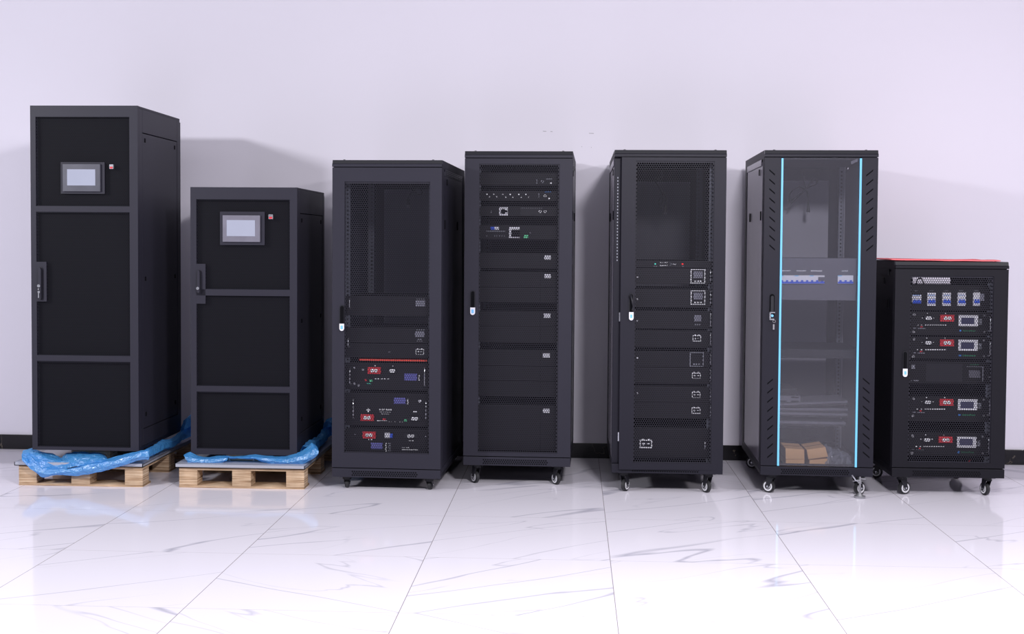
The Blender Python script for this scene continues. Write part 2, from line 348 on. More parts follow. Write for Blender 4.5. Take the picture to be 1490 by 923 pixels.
def rack_shell(c, label, cat='server cabinet', caster_ang=(0, 0), r=.035, back_web=True, front_h=.035, hubc='hub', front_hole=None, caster_dx=(.0, .0), sh='shell', side='side', inner='inner'):
    root = empty('server_cabinet', (c.x, c.y, 0), c.rot, label, cat, 'black equipment cabinets in a row along the wall')
    W2 = c.W/2; D = c.D; z0, zt = c.z0, c.zt
    # base plinth: front strip with honeycomb perforation
    ph = .048; b = MB()
    b.box(-W2, W2, .0, .04, z0, z0+ph, M[sh]); b.box(-W2, W2, .04, D, z0, z0+.02, M['shell_dark'])
    b.box(-W2, -W2+.03, .04, D, z0+.02, z0+ph, M[sh]); b.box(W2-.03, W2, .04, D, z0+.02, z0+ph, M[sh]); b.box(-W2+.03, W2-.03, D-.03, D, z0+.02, z0+ph, M[sh])
    b.build('base_plinth', root, bevel=.0015)
    b = MB(); px0 = -W2*.62
    p = .0125
    for rr in range(3):
        n = int(2*W2*.62/p)
        for i in range(n):
            x = px0 + (i+(.5 if rr & 1 else 0))*p; z = z0+.012+rr*p*.8
            b.add([(x+.0046*math.cos(a), -.0006, z+.0046*math.sin(a)) for a in [math.pi/3*k+.52 for k in range(6)]], [(0, 1, 2, 3, 4, 5)], M['hole'])
    b.build('plinth_perforation', root)
    # corner posts, top, back
    zb = z0+ph
    for sx in (-1, 1):
        b = MB()
        xa, xb = sorted((sx*W2, sx*(W2-.045)))
        b.box(xa, xb, .028, .09, zb, zt-.04, M[sh]); b.build('corner_post', root, bevel=.002)
        MB().box(xa, xb, D-.08, D, zb, zt-.04, M[sh]).build('corner_post', root, bevel=.002)
    b = MB()
    b.box(-W2, W2, .028, D, zt-.045, zt-.012, M[sh])
    b.prism([(-.006, zt-.037), (-.006, zt-.024), (0, zt-.020), (.03, zt-.020), (.03, zt-.037)], -W2, W2, M[sh])
    b.prism([(.001, zt-.020), (.007, zt-.002), (.012, zt), (.03, zt), (.03, zt-.020)], -W2, W2, M['lip_dark'])
    b.box(-W2, W2, .03, D, zt-.012, zt, M[sh])
    for x in (-W2+.055, W2-.055): b.cyl((x, .05, zt+.002), (0, 0, 1), .006, .006, M['shell_dark'], 10)
    b.build('top_cover', root)
    side_panels(c, side, root, zb, zt-.045, .012, [(.22, zt-.11, .012, .035), (D*.5+.18, z0+(zt-z0)*.80, .02, .05), (.14, z0+(zt-z0)*.80, .018, .05)], True)
    # back door
    b = MB()
    if back_web:
        b.box(-W2+.045, W2-.045, D-.012, D-.005, zb, zt-.045, M['liner'])
        b.box(-W2+.10, W2-.10, D-.02, D-.012, zb+.08, zt-.12, M[inner])
    elif front_hole:
        x0, x1, h0, h1 = front_hole
        b.box(-W2+.045, x0, D-.02, D-.005, zb, zt-.045, M['liner']); b.box(x1, W2-.045, D-.02, D-.005, zb, zt-.045, M['liner'])
        b.box(x0, x1, D-.02, D-.005, zb, h0, M['liner']); b.box(x0, x1, D-.02, D-.005, h1, zt-.045, M['liner'])
    else:
        b.box(-W2+.045, W2-.045, D-.02, D-.005, zb, zt-.045, M['liner'])
    b.build('back_door', root)
    # rails
    for (y, yn) in ((.08, 'front'), (D-.25, 'rear')):
        for sx in (-1, 1):
            b = MB(); xa, xb = sorted((sx*.218, sx*.246))
            b.box(xa, xb, y, y+.003, zb, zt-.05, M['rail']); xo = sx*.246; b.box(min(xo, xo+sx*.003), max(xo, xo+sx*.003), y, y+.04, zb, zt-.05, M['rail'])
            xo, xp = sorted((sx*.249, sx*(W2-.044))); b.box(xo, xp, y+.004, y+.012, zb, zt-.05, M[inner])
            n = int((zt-zb-.06)/.0222)
            for i in range(n):
                z = zb+.01+i*.0222; xc = sx*.232
                b.add([(xc-.0045, y-.0006, z), (xc+.0045, y-.0006, z), (xc+.0045, y-.0006, z+.0095), (xc-.0045, y-.0006, z+.0095)], [(0, 1, 2, 3)], M['hole'])
            b.build('mounting_rail', root)
    for sx, a, dx in ((-1, caster_ang[0], caster_dx[0]), (1, caster_ang[1], caster_dx[1])):
        caster(root, sx*(W2-.07)+dx, .065, z0, r, a, hubc)
        caster(root, sx*(W2-.07), D-.1, z0, r, 1.2 if sx < 0 else .9, hubc)
    return root

def door_frame(c, root, rect, z0, z1, webp=.012, webk=.76, x0=None, x1=None, hinge=None, ang=0, k_mat='web', sh='shell'):
    """perforated door: rect = pixel (x0,y0,x1,y1) of the perforated field"""
    W2 = c.W/2; X0 = -W2 if x0 is None else x0; X1 = W2 if x1 is None else x1
    ax, az = c.L(rect[0], rect[1]); bx, bz = c.L(rect[2], rect[3]); t = .022
    ox = hinge or 0
    b = MB(); pr = [(X0, ax), (bx, X1)]
    b.box(X0-ox, ax-ox, 0, t, z0, z1, M[sh]); b.box(bx-ox, X1-ox, 0, t, z0, z1, M[sh])
    b.box(ax-ox, bx-ox, 0, t, az, z1, M[sh]); b.box(ax-ox, bx-ox, 0, t, z0, bz, M[sh])
    d = b.build('door', root, loc=(ox, 0, 0), rot=(0, 0, ang))
    w = MB().web(ax-ox, bx-ox, bz, az, .006, webp, webk, M[k_mat])
    w.build('perforated_panel', d)
    return d
def swing_handle(c, door, rect, split, ox=0, key=True, style='white'):
    """capsule handle: dark recess above, white lock barrel below"""
    ax, az = c.L(rect[0], rect[1]); bx, bz = c.L(rect[2], rect[3]); _, sz = c.L(rect[0], split)
    cx = (ax+bx)/2-ox; hw = (bx-ax)/2
    def caps(z0, z1, hw, n=8, top=True, bot=True):
        pts = []
        if bot: pts += [(cx-hw*math.cos(math.pi*i/n), z0+hw-hw*math.sin(math.pi*i/n)) for i in range(n+1)]
        else: pts += [(cx-hw, z0), (cx+hw, z0)]
        if top: pts += [(cx+hw*math.cos(math.pi*i/n), z1-hw+hw*math.sin(math.pi*i/n)) for i in range(n+1)]
        else: pts += [(cx+hw, z1), (cx-hw, z1)]
        return pts
    b = MB(); b.plate(caps(bz, az, hw), -.005, 0, M['shell_dark']); b.plate(caps(sz, az-.004, hw*.62, bot=False), -.012, -.005, M['hole'])
    b.plate(caps(bz, sz, hw*.95, top=False), -.012, -.004, M['white'])
    zc = (bz+sz)/2
    b.box(cx-hw*.45, cx+hw*.45, -.0135, -.012, zc-hw*.7, zc+hw*.7, M['bluekey'])
    o = b.build('handle', door); o['label'] = 'black lever handle with white lock'; return o

# device helper --------------------------------------------------------------
class Dev:
    def __init__(s, c, name, label, cat, y0, y1, xc=None, group=None, d=.072, depth=.42, mt='dev', w=.46, ears=True, handles=None, base=None, bev=.0015, corner=0):
        s.c, s.d = c, d
        xm = xc if xc is not None else 0
        # pixel column at the middle of the cabinet
        p = c.mw @ Vector((0, d, 1.0)); q = p-EYE; col = 745+F*q.dot(r2)/q.dot(fwd)
        z1 = c.L(col, y0, d)[1]; z0 = c.L(col, y1, d)[1]; s.z0, s.z1 = z0, z1
        loc = c.mw @ Vector((0, d, z0))
        s.root = empty(name, loc, c.rot, label, cat, group)
        b = MB(); h = z1-z0
        b.box(-w/2+.012, w/2-.012, .003, depth, .001, h-.001, M['liner'])
        b.build('chassis', s.root)
        b = MB()
        if corner:
            r = corner; pts = [(-w/2, 0), (w/2, 0), (w/2, h-r), (w/2-r*.3, h-r*.3), (w/2-r, h), (-w/2, h)]; b.plate(pts, 0, .003, M[mt])
        else: b.box(-w/2-(.01 if ears else 0), w/2+(.01 if ears else 0), 0, .003, .0008, h-.0008, M[mt])
        s.face = b.build('front_panel', s.root, bevel=bev)
    def P(s, px, py):
        x, z = s.c.L(px, py, s.d); return x, z-s.z0
    def rect(s, x0, y0, x1, y1, mt, name, t=.004, par=None):
        a = s.P(x0, y0); b = s.P(x1, y1); m_ = MB().box(a[0], b[0], -t, 0, b[1], a[1], M[mt]); return m_.build(name, par or s.root)
    def rects(s, L, mt, name, t=.002, par=None):
        b = MB()
        for (x0, y0, x1, y1) in L:
            a = s.P(x0, y0); c = s.P(x1, y1); b.box(a[0], c[0], -t, 0, c[1], a[1], M[mt])
        return b.build(name, par or s.root)
    def dots(s, L, r, mt, name, t=.004, par=None):
        b = MB()
        for px, py in L:
            x, z = s.P(px, py); b.cyl((x, -t/2, z), (0, 1, 0), r, t, M[mt], 10)
        return b.build(name, par or s.root)
    def ringp(s, px, py, ro, mt, name='rotary_knob'):
        x, z = s.P(px, py); return MB().ring((x, -.003, z), (0, 1, 0), ro, ro*.72, .004, M[mt]).cyl((x, -.004, z), (0, 1, 0), ro*.5, .008, M['shell_dark'], 14).build(name, s.root)
    def text(s, body, px, py, hpx, mt='print', wide=1., align='CENTER'):
        x, z = s.P(px, py); size = hpx/F*6.7*1.35
        return text_mesh(body, size, M[mt], 'printed_text', s.root, (x, -.0012, z), align, wide=wide)
    def battery(s, x0, y0, x1, y1, mt='print', lw=.0022):
        """outlined battery pictogram with plus and minus"""
        a = s.P(x0, y0); c = s.P(x1, y1); b = MB(); X0, X1, Z0, Z1 = a[0], c[0], c[1], a[1]; hh = Z1-Z0; t = -.0012; Zt = Z1-hh*.13; W_ = X1-X0
        for r in ((X0, X1, Zt-lw, Zt), (X0, X1, Z0, Z0+lw), (X0, X0+lw, Z0, Zt), (X1-lw, X1, Z0, Zt), (X0+W_*.18, X0+W_*.36, Zt, Z1), (X1-W_*.36, X1-W_*.18, Zt, Z1),
                  (X0+W_*.2, X0+W_*.42, Z0+hh*.42, Z0+hh*.42+lw), (X0+W_*.31-lw/2, X0+W_*.31+lw/2, Z0+hh*.29, Z0+hh*.58), (X1-W_*.42, X1-W_*.2, Z0+hh*.42, Z0+hh*.42+lw)):
            b.box(r[0], r[1], t, 0, r[2], r[3], M[mt])
        return b.build('battery_symbol', s.root)
    def handle(s, px, y0, y1, mt='chrome', r=.003):
        x, z1 = s.P(px, y0); _, z0 = s.P(px, y1)
        return MB().tube([(x, 0, z0+.002), (x, -.022, z0+.002), (x, -.03, z0+.008), (x, -.03, z1-.008), (x, -.022, z1-.002), (x, 0, z1-.002)], r, M[mt]).build('pull_handle', s.root)
    def terminal(s, x0, y0, x1, y1, mt='red', studs='print'):
        o = s.rect(x0, y0, x1, y1, mt, 'terminal_block', .012)
        cx, cy = (x0+x1)/2, (y0+y1)/2; hw = (x1-x0); b = MB()
        for k in (-.14, .14):
            x, z = s.P(cx+hw*k, cy); b.cyl((x, -.014, z), (0, 1, 0), .0095, .008, M[studs], 12); b.cyl((x, -.019, z), (0, 1, 0), .004, .006, M['steel'], 8)
        b.build('terminal_stud', o); return o

H180 = math.pi
# fitted cabinet placements
c1 = Cab(-2.6881, 6.6006, -.001, .1984, 2.0988, .745)
c2 = Cab(-1.8305, 6.7083, -.0042, .1677, 1.6608, .75)
c3 = Cab(-1.0137, 6.5947, -.0332, .0738, 1.8073, 1.0)
c4 = Cab(-.309, 6.793, -.0191, .1149, 1.8723, .92)
c5 = Cab(.5169, 6.6369, -.0024, .1149, 1.8696, 1.05)
c6 = Cab(1.3252, 6.6634, -.0235, .1102, 1.8734, .9)
c7 = Cab(2.0346, 6.6898, .0038, .1081, 1.2782, .64)

# ---- cabinets 1 and 2 : cooling style cabinets with touch screens on pallets
def screen_cabinet(c, label, field, bars, side_rect, plate, bez, disp, bezm, switch, hplate, slot, key, keystyle, bolts):
    z0, zt = c.z0, c.zt; W2 = c.W/2; D = c.D
    root = empty('air_conditioning_cabinet', (c.x, c.y, z0), c.rot, label, 'cabinet', 'black equipment cabinets in a row along the wall')
    zz = lambda p: (p[0], p[1]-z0)
    h = zt-z0
    b = MB(); b.box(-W2, W2, .024, D-.03, h-.012, h, M['shell']); b.box(-W2, W2, .024, D-.03, 0, .02, M['shell_dark'])
    for sx in (-1, 1):
        xa, xb = sorted((sx*W2, sx*(W2-.03))); b.box(xa, xb, .024, .075, .02, h-.012, M['shell']); b.box(xa, xb, D-.075, D-.03, .02, h-.012, M['shell'])
        # lower and upper side rails of the frame
        b.box(xa, xb, .075, D-.075, .02, .11, M['shell'])
        b.box(xa, xb, .075, D-.075, h-.14, h-.012, M['shell'])
    b.build('frame', root, bevel=.002)
    for sx in (-1, 1):
        p = MB(); xa, xb = sorted((sx*(W2-.002), sx*(W2-.02)))
        p.box(xa, xb, .079, D-.079, .114, h-.144, M['shell'])
        for zl in (.19, h*.5, h-.18):
            for yl in (.12, D-.12): p.box(sx*W2-.003, sx*W2+.001, yl-.008, yl+.008, zl-.012, zl+.012, M['hole'])
        p.build('side_panel', root, bevel=.002)
    MB().box(-W2+.005, W2-.005, D-.03, D, .005, h-.02, M['shell']).build('back_door', root, bevel=.002)
    MB().box(-W2+.03, W2-.03, .03, .034, .02, h-.02, M['liner']).build('dark_backing', root)  # black sheet standing in for the dark interior behind the mesh
    if bolts:
        for x in (-.24, .0, .25): MB().cyl((x, .2, h+.003), (0, 0, 1), .006, .008, M['shell_dark'], 10).build('lifting_bolt', root)
    # door
    ax, az = zz(c.L(field[0], field[1])); bx, bz = zz(c.L(field[2], field[3]))
    d = MB(); t = .024
    d.box(-W2, ax, 0, t, 0, h, M['shell']); d.box(bx, W2, 0, t, 0, h, M['shell']); d.box(ax, bx, 0, t, az, h, M['shell']); d.box(ax, bx, 0, t, 0, bz, M['shell'])
    for (y0, y1) in bars:
        z1_ = zz(c.L((field[0]+field[2])/2, y0))[1]; z0_ = zz(c.L((field[0]+field[2])/2, y1))[1]; d.box(ax, bx, .0, .018, z0_, z1_, M['shell'])
    door = d.build('door', root)
    edges = [az] + [zz(c.L((field[0]+field[2])/2, y))[1] for bb_ in bars for y in bb_] + [bz]
    for i in range(0, len(edges), 2):
        MB().web(ax, bx, edges[i+1], edges[i], .006, .0105, .8, M['web_fine']).build('perforated_panel', door)
    def bx_(r, y0, y1, m_, name, par, bevel=0):
        a = zz(c.L(r[0], r[1])); e = zz(c.L(r[2], r[3])); return MB().box(a[0], e[0], y0, y1, e[1], a[1], M[m_]).build(name, par, bevel=bevel)
    sc = bx_(plate, .0, .01, 'shell', 'touch_screen', door)
    bx_(bez, -.012, 0, bezm, 'bezel', sc, .002)
    bx_(disp, -.0135, -.012, 'screen_lit', 'display', sc)
    sw = bx_(switch, -.008, .008, 'chrome', 'power_switch', door, .001); a = zz(c.L(switch[0]+1, (switch[1]+switch[3])/2)); e = zz(c.L(switch[2]-1, switch[3]-.5))
    MB().box(a[0], e[0], -.0095, -.008, e[1], a[1], M['red']).build('switch_rocker', sw)
    hp = bx_(hplate, 0, .012, 'shell', 'handle_plate', door)
    hs = zz(c.L(slot[0], slot[1])); he = zz(c.L(slot[2], slot[3])); hb = MB(); hw = (he[0]-hs[0])/2; cx = (he[0]+hs[0])/2
    pts = [(cx-hw*math.cos(math.pi*i/8), he[1]+hw-hw*math.sin(math.pi*i/8)) for i in range(9)] + [(cx+hw*math.cos(math.pi*i/8), hs[1]-hw+hw*math.sin(math.pi*i/8)) for i in range(9)]
    hb.plate(pts, -.004, 0, M['shell_dark']); hb.plate([(cx+(x-cx)*.55, he[1]+(z-he[1])*.96+.004) for x, z in pts], -.016, -.004, M['shell'])
    ho = hb.build('door_handle', hp)
    kb = MB(); kx, kz = zz(c.L(*key)); kb.cyl((kx, -.018, kz), (0, 1, 0), .0085, .006, M['chrome'], 14)
    if keystyle == 'hang':
        kb.box(kx-.003, kx+.003, -.022, -.019, kz-.066, kz-.04, M['chrome']); kb.cyl((kx+.001, -.02, kz-.034), (0, 1, 0), .007, .003, M['chrome'], 12); kb.cyl((kx-.001, -.02, kz-.018), (0, 1, 0), .004, .003, M['steel'], 12)
    kb.build('lock_key', hp)
    return root
s1 = screen_cabinet(c1, 'tallest black cabinet with touch screen, far left on a wooden pallet', (51.5, 170, 190, 652), [(300.2, 308.7), (517.7, 526.2)], None,
    (88.2, 235.9, 152.3, 282.3), (92, 238.8, 147, 279), (99, 246.6, 140, 270.3), 'bezel_d', (159.7, 239.4, 165.6, 246), (53, 381, 67.8, 439), (55.5, 388.6, 63, 437), (58.5, 416), 'hang', False)
s2 = screen_cabinet(c2, 'shorter black cabinet with pale touch screen, standing on the second wooden pallet', (285.5, 290, 421.5, 655), [(421.5, 430.7), (562.5, 571)], None,
    (320, 308, 385, 357), (324.6, 313.4, 379, 352.4), (330.8, 320.4, 372, 344), 'bezel', (391, 312.3, 397.5, 319), (285.6, 384, 299, 442.3), (286.3, 393, 293.3, 427.4), (289.2, 419.6), 'flat', True)

# ---- pallets
def pallet(c, L, R, yf, yb, label, left_tray, riser):
    """L,R: world x of the front corners at the floor"""
    root = empty('wooden_pallet', ((L+R)/2, yf, 0), 0, label, 'pallet', 'wooden pallets under the left cabinets')
    W = R-L; Dp = yb-yf; hb = .112
    for xi, (a, b_) in enumerate(((0, .145), (.425, .575), (.857, 1.0))):
        for yi in range(3):
            x0 = -W/2+W*a+(.0 if xi else 0); x1 = -W/2+W*b_ ; y0 = (Dp-.13)*yi/2; MB().box(x0, x1, y0, y0+.10, .012, .098, M['ply']).build('block', root, bevel=.001)
    for yi in range(3):
        y0 = (Dp-.13)*yi/2; MB().box(-W/2, W/2, y0, y0+.13, 0, .012, M['ply']).build('bottom_board', root)
    MB().box(-W/2, W/2, 0, Dp, .098, hb, M['ply']).build('top_deck', root)
    t = MB(); x0 = -W/2+left_tray; x1 = W/2+.006
    t.box(x0, x1, -.012, Dp+.01, hb, hb+.004, M['plate'])
    t.box(x0, x1, -.012, -.008, hb-.0, hb+.020, M['plate']); t.box(x1-.004, x1, -.012, Dp+.01, hb, hb+.020, M['plate']); t.box(x0, x0+.004, -.012, Dp+.01, hb, hb+.020, M['plate'])
    t.box(x0, x1, -.008, Dp+.006, hb+.016, hb+.019, M['plate'])
    t.build('metal_tray', root)
    for y in (.12, Dp*.5, Dp-.22):
        rb = MB(); rb.box(riser[0], riser[1], y, y+.11, hb+.0195, c.z0-.0005, M['ply']); r = rb.build('riser_board', root)
        if y < .2:
            for k in (.12, .88):
                bb = MB(); xx = riser[0]+(riser[1]-riser[0])*k; bb.cyl((xx, y-.006, hb+.032), (0, 0, 1), .005, .022, M['steel'], 10); bb.cyl((xx, y-.006, hb+.022), (0, 0, 1), .009, .004, M['steel'], 12); bb.build('bolt', r)
    return root
gL = ground(27.5, 706.3); gR = ground(209, 708.6)
pallet(c1, gL.x, gR.x, min(gL.y, gR.y), 7.6, 'wooden pallet under the tallest cabinet at far left, mostly draped by blue film', -.02, (-.1, .12))
gL2 = ground(260.3, 709.8); gR2 = ground(442.8, 712.4)
yf2 = (gL2.y+gR2.y)/2
pallet(c2, gL2.x, gR2.x, yf2, 7.62, 'wooden pallet with pale metal tray under the shorter touch screen cabinet', -.02, (-.12, .06))

# ---- blue film
def sheet(rows, nu, amp, seed, sc=10, crease=.45):
    """rows: list of polylines (world points) from top to bottom; resampled to nu columns and smoothly joined"""
    def resamp(pl, n):
        pl = [Vector(p) for p in pl]; L = [0]
        for a, b in zip(pl, pl[1:]): L.append(L[-1]+(b-a).length)
        out = []
        for i in range(n):
            t = L[-1]*i/(n-1); k = 0
            while k < len(L)-2 and L[k+1] < t: k += 1
            f = (t-L[k])/max(L[k+1]-L[k], 1e-6); out.append(pl[k].lerp(pl[k+1], f))
        return out
    R_ = [resamp(r, nu) for r in rows]; nv = (len(rows)-1)*6+1; vs = []
    for j in range(nv):
        t = j/6; k = min(int(t), len(rows)-2); f = t-k
        for i in range(nu):
            p = R_[k][i].lerp(R_[k+1][i], f); q = p*sc+Vector((seed, seed*2, 0))
            n1 = noise.noise_vector(q); n2 = noise.noise_vector(q*2.7); rd = abs(noise.noise(q*1.6+Vector((9, 0, 0))))
            edge = 1
            p = p + (n1*amp*1.0 + n2*amp*.6 + noise.noise_vector(q*6)*amp*.35)*edge + Vector((0, -1, 0))*(.5-rd)*amp*crease*2
            vs.append(p)
    fs = [(j*nu+i, j*nu+i+1, (j+1)*nu+i+1, (j+1)*nu+i) for j in range(nv-1) for i in range(nu-1)]
    return vs, fs
def pxl(pts, Y): return [tuple(on_y(a, b, Y)) for a, b in pts]
fr = empty('blue_plastic_film', (c1.x, 6.52, .16), 0, 'crumpled blue plastic film draped around the foot of the tallest cabinet and over its pallet', 'plastic film')
inv = Matrix.Translation(-Vector(fr.location))
def film_part(name, parent, root, rows, nu, amp, seed, **k):
    vs, fs = sheet(rows, nu, amp, seed, **k); b = MB(); b.add([Vector(v)-Vector(root.location) for v in vs], fs, M['film'], True)
    o = b.build(name, parent); s = o.modifiers.new('s', 'SUBSURF'); s.levels = 1; s.render_levels = 1; return o
Z1 = lambda x, y: (20+x/5.32, 600+y/5.32)
def zp(pts): return [Z1(*p) for p in pts]
yF = min(gL.y, gR.y)-.03
# front drape: gathered edge, belly, rolled lower hem, tucked back
film_part('film_drape', fr, fr, [
    pxl(zp([(66, 330), (110, 318), (240, 350), (420, 440), (560, 400), (760, 352), (900, 320), (1040, 285)]), yF+.035),
    pxl(zp([(64, 345), (120, 400), (260, 440), (430, 440), (600, 405), (780, 372), (920, 335), (1046, 300)]), yF-.012),
    pxl(zp([(66, 370), (140, 450), (250, 480), (430, 470), (620, 440), (790, 405), (930, 365), (1046, 340)]), yF-.02),
    pxl(zp([(80, 395), (215, 505), (340, 485), (470, 496), (600, 480), (800, 430), (940, 385), (1040, 370)]), yF-.005),
    pxl(zp([(90, 390), (220, 490), (340, 470), (470, 480), (600, 465), (800, 420), (930, 378), (1030, 360)]), yF+.012)], 90, .007, 3)
film_part('film_inner_fold', fr, fr, [
    pxl(zp([(75, 305), (148, 275), (215, 312), (300, 318), (370, 350), (410, 312), (560, 308), (660, 314), (720, 348)]), yF+.10),
    pxl(zp([(66, 340), (150, 330), (230, 350), (320, 370), (400, 372), (480, 350), (560, 352), (670, 360), (730, 372)]), yF+.04),
    pxl(zp([(75, 390), (150, 420), (230, 450), (320, 450), (400, 440), (480, 420), (570, 410), (680, 400), (740, 390)]), yF+.0)], 70, .008, 8)
# along the right side of the cabinet to the back
xr = c1.x+.3; 
def side_rows(xb, ys, spec):
    out = []
    for dx, dz in spec: out.append([(xb+dx*(1+.25*math.sin(y*9+dx*30)), y, zf+dz*(1+.15*math.sin(y*13))) for y, zf in ys])
    return out
ys = [(yF+.03, .15), (6.75, .148), (6.95, .145), (7.15, .145), (7.35, .147), (7.5, .15)]
film_part('film_side_roll', fr, fr, side_rows(xr, ys, [(.006, .04), (.02, .058), (.045, .045), (.05, .015), (.03, .004)]), 60, .008, 5)
ys = [(7.28, .15), (7.4, .15), (7.5, .155), (7.58, .15)]
film_part('film_bunch', fr, fr, side_rows(xr+.02, ys, [(.0, .03), (.01, .11), (.05, .13), (.11, .09), (.13, .02), (.09, .003)]), 26, .012, 12)

fr2 = empty('blue_plastic_film', (c2.x, 6.62, .14), 0, 'rumpled blue plastic film tucked under the shorter touch screen cabinet', 'plastic film')
Z2 = lambda x, y: (240+x/3.55, 480+y/3.55)
def zp2(pts): return [Z2(*p) for p in pts]
yG = yf2+.05
film_part('film_left_roll', fr2, fr2, [
    pxl(zp2([(96, 645), (130, 628), (170, 650), (230, 658), (280, 650), (330, 655)]), yG+.06),
    pxl(zp2([(98, 650), (130, 660), (190, 668), (250, 666), (300, 662), (325, 664)]), yG+.0),
    pxl(zp2([(108, 668), (140, 680), (200, 686), (250, 684), (300, 676), (322, 672)]), yG-.01),
    pxl(zp2([(120, 684), (150, 690), (200, 692), (260, 692), (300, 684), (318, 678)]), yG+.0)], 44, .006, 21)
film_part('film_right_roll', fr2, fr2, [
    pxl(zp2([(300, 652), (380, 655), (450, 644), (520, 650), (620, 655), (700, 630), (760, 582), (785, 600)]), yG+.06),
    pxl(zp2([(325, 660), (400, 660), (450, 655), (530, 664), (630, 668), (710, 650), (770, 610), (792, 625)]), yG-.0),
    pxl(zp2([(330, 666), (400, 664), (460, 664), (540, 680), (640, 684), (720, 672), (770, 645), (790, 640)]), yG-.01),
    pxl(zp2([(335, 668), (400, 668), (470, 672), (560, 694), (650, 699), (700, 696), (760, 668), (785, 650)]), yG+.01)], 70, .007, 25)
ys = [(yG+.12, .145), (6.95, .145), (7.15, .145), (7.35, .15), (7.52, .15)]
film_part('film_side_roll', fr2, fr2, side_rows(c2.x+.3, ys, [(.006, .03), (.02, .07), (.05, .06), (.06, .02), (.03, .004)]), 50, .011, 31)
ys = [(7.3, .15), (7.42, .15), (7.52, .16), (7.6, .155)]
film_part('film_bunch', fr2, fr2, side_rows(c2.x+.32, ys, [(.0, .03), (.01, .11), (.05, .12), (.10, .09), (.12, .02), (.08, .003)]), 26, .012, 33)

# ---- cabinet 3
R3 = rack_shell(c3, 'black mesh-door cabinet with a red strip inside, just right of the pallets', caster_ang=(.15, -.1), r=.028, hubc='shell_dark')
d3 = door_frame(c3, R3, (501.5, 264.4, 624, 661.4), c3.z0+.053, c3.zt-.041)
swing_handle(c3, d3, (494.4, 444.3, 501.4, 481.6), 471)
GB3 = 'rack modules in the red-strip cabinet'
v = Dev(c3, 'battery_module', 'faint black module with small grey screen, uppermost in the cabinet with the red strip', 'battery module', 431.3, 460, group=GB3)
v.rect(605, 437, 618.6, 446, 'screen_grey', 'display'); v.handle(510, 434.7, 448.6); v.rects([(606+i*3.3, 434.5, 607.4+i*3.3, 435.8) for i in range(4)], 'dimprint', 'indicator_lights')
v = Dev(c3, 'battery_module', 'black module with grey screen and print beneath it, second in the red-strip cabinet', 'battery module', 477, 499.4, group=GB3)
v.rect(604, 482.4, 617.7, 491, 'screen_grey', 'display'); v.rects([(606+i*3.3, 479.5, 607.4+i*3.3, 480.6) for i in range(4)], 'dimprint', 'indicator_lights'); v.rects([(607, 493.5, 614, 494.4), (606, 496, 615, 496.8)], 'dimprint', 'printed_marks')
v = Dev(c3, 'battery_module', 'black module with white battery symbol directly above the red strip', 'battery module', 500, 521.2, group=GB3)
v.battery(605, 507, 616.8, 516.2); v.handle(508, 492, 505); v.rects([(565, 511.8, 568.5, 512.8)], 'dimprint', 'printed_marks')
# red strip lying on the module below
a = c3.L(521, 522.8, .05); b_ = c3.L(620.7, 527.4, .05)
o = MB().box(-(b_[0]-a[0])/2, (b_[0]-a[0])/2, 0, .3, 0, a[1]-b_[1]-.001, M['redstrip']).build('red_foam_strip', loc=c3.mw @ Vector(((a[0]+b_[0])/2, .075, b_[1]+.001)), rot=(0, 0, c3.rot), bevel=.002)
tag(o, 'thin red foam strip lying between black modules in the mesh-door cabinet', 'foam strip')
v = Dev(c3, 'battery_module', 'black battery module with red terminals and blue screen, right below the red strip', 'battery module', 528.5, 567.4, group=GB3)
v.handle(510.5, 535, 559.5); v.handle(619, 534, 562); v.terminal(535.7, 534.4, 554.4, 544); v.terminal(566, 536.5, 577, 542.5, 'shell_dark')
v.rect(588.6, 543.8, 606.8, 554, 'screen', 'display'); v.rects([(609, 546+i*2.2, 610.6, 547.2+i*2.2) for i in range(4)], 'print', 'indicator_lights')
v.rects([(545+i*4.6, 551, 547.6+i*4.6, 551.9) for i in range(5)], 'print', 'printed_marks'); v.rects([(530.8, 552, 533.5, 554.5)], 'red', 'reset_button'); v.rects([(537.5, 552.5, 541.8, 555.8)], 'green', 'signal_connector'); v.dots([(528.3, 538.3), (516, 535.5), (515.8, 558.5), (522, 561)], .006, 'chrome', 'screw')
v.rects([(534, 558, 540, 559)], 'led_green', 'small_marks'); v.dots([(546, 532.5), (572, 532.8)], .0025, 'print', 'status_light')
v = Dev(c3, 'battery_module', 'black battery module with white plus sign above a red terminal, middle of the lower three', 'battery module', 572, 619.8, group=GB3)
v.handle(515.5, 580, 609); v.handle(621, 583, 611); v.terminal(525.3, 602.8, 544.4, 612.4); v.rect(573.3, 578.7, 590.3, 588, 'screen', 'display')
v.rects([(535.2, 594.2, 536.7, 600), (533, 596.2, 539, 597.9)], 'print', 'plus_sign'); v.rects([(592.6, 581+i*2, 594.2, 582.2+i*2) for i in range(4)], 'print', 'indicator_lights')
v.text('51.2V 100Ah', 560.8, 596.2, 2.6); v.text('Lithium Iron Phosphate', 560.5, 600, 1.3); v.text('Battery Module', 560.5, 602.8, 1.3)
v.dots([(611, 583.8)], .008, 'white', 'power_button'); v.terminal(595.5, 606, 612.5, 612, 'shell_dark'); v.rects([(601.5, 598.2, 606.5, 600)], 'print', 'minus_sign')
v.rects([(548.5, 612, 552.5, 612.8), (552.5, 612.2, 563, 612.7), (566, 613.7, 567.5, 614.5), (569.5, 613.7, 571, 614.5), (573.5, 613.7, 575, 614.5), (581.5, 614, 583, 614.8), (585, 614, 586.5, 614.8)], 'print', 'printed_marks'); v.rects([(557, 609.3, 561, 612)], 'red', 'reset_button'); v.rects([(588, 610.4, 592, 613.4)], 'green', 'signal_connector')
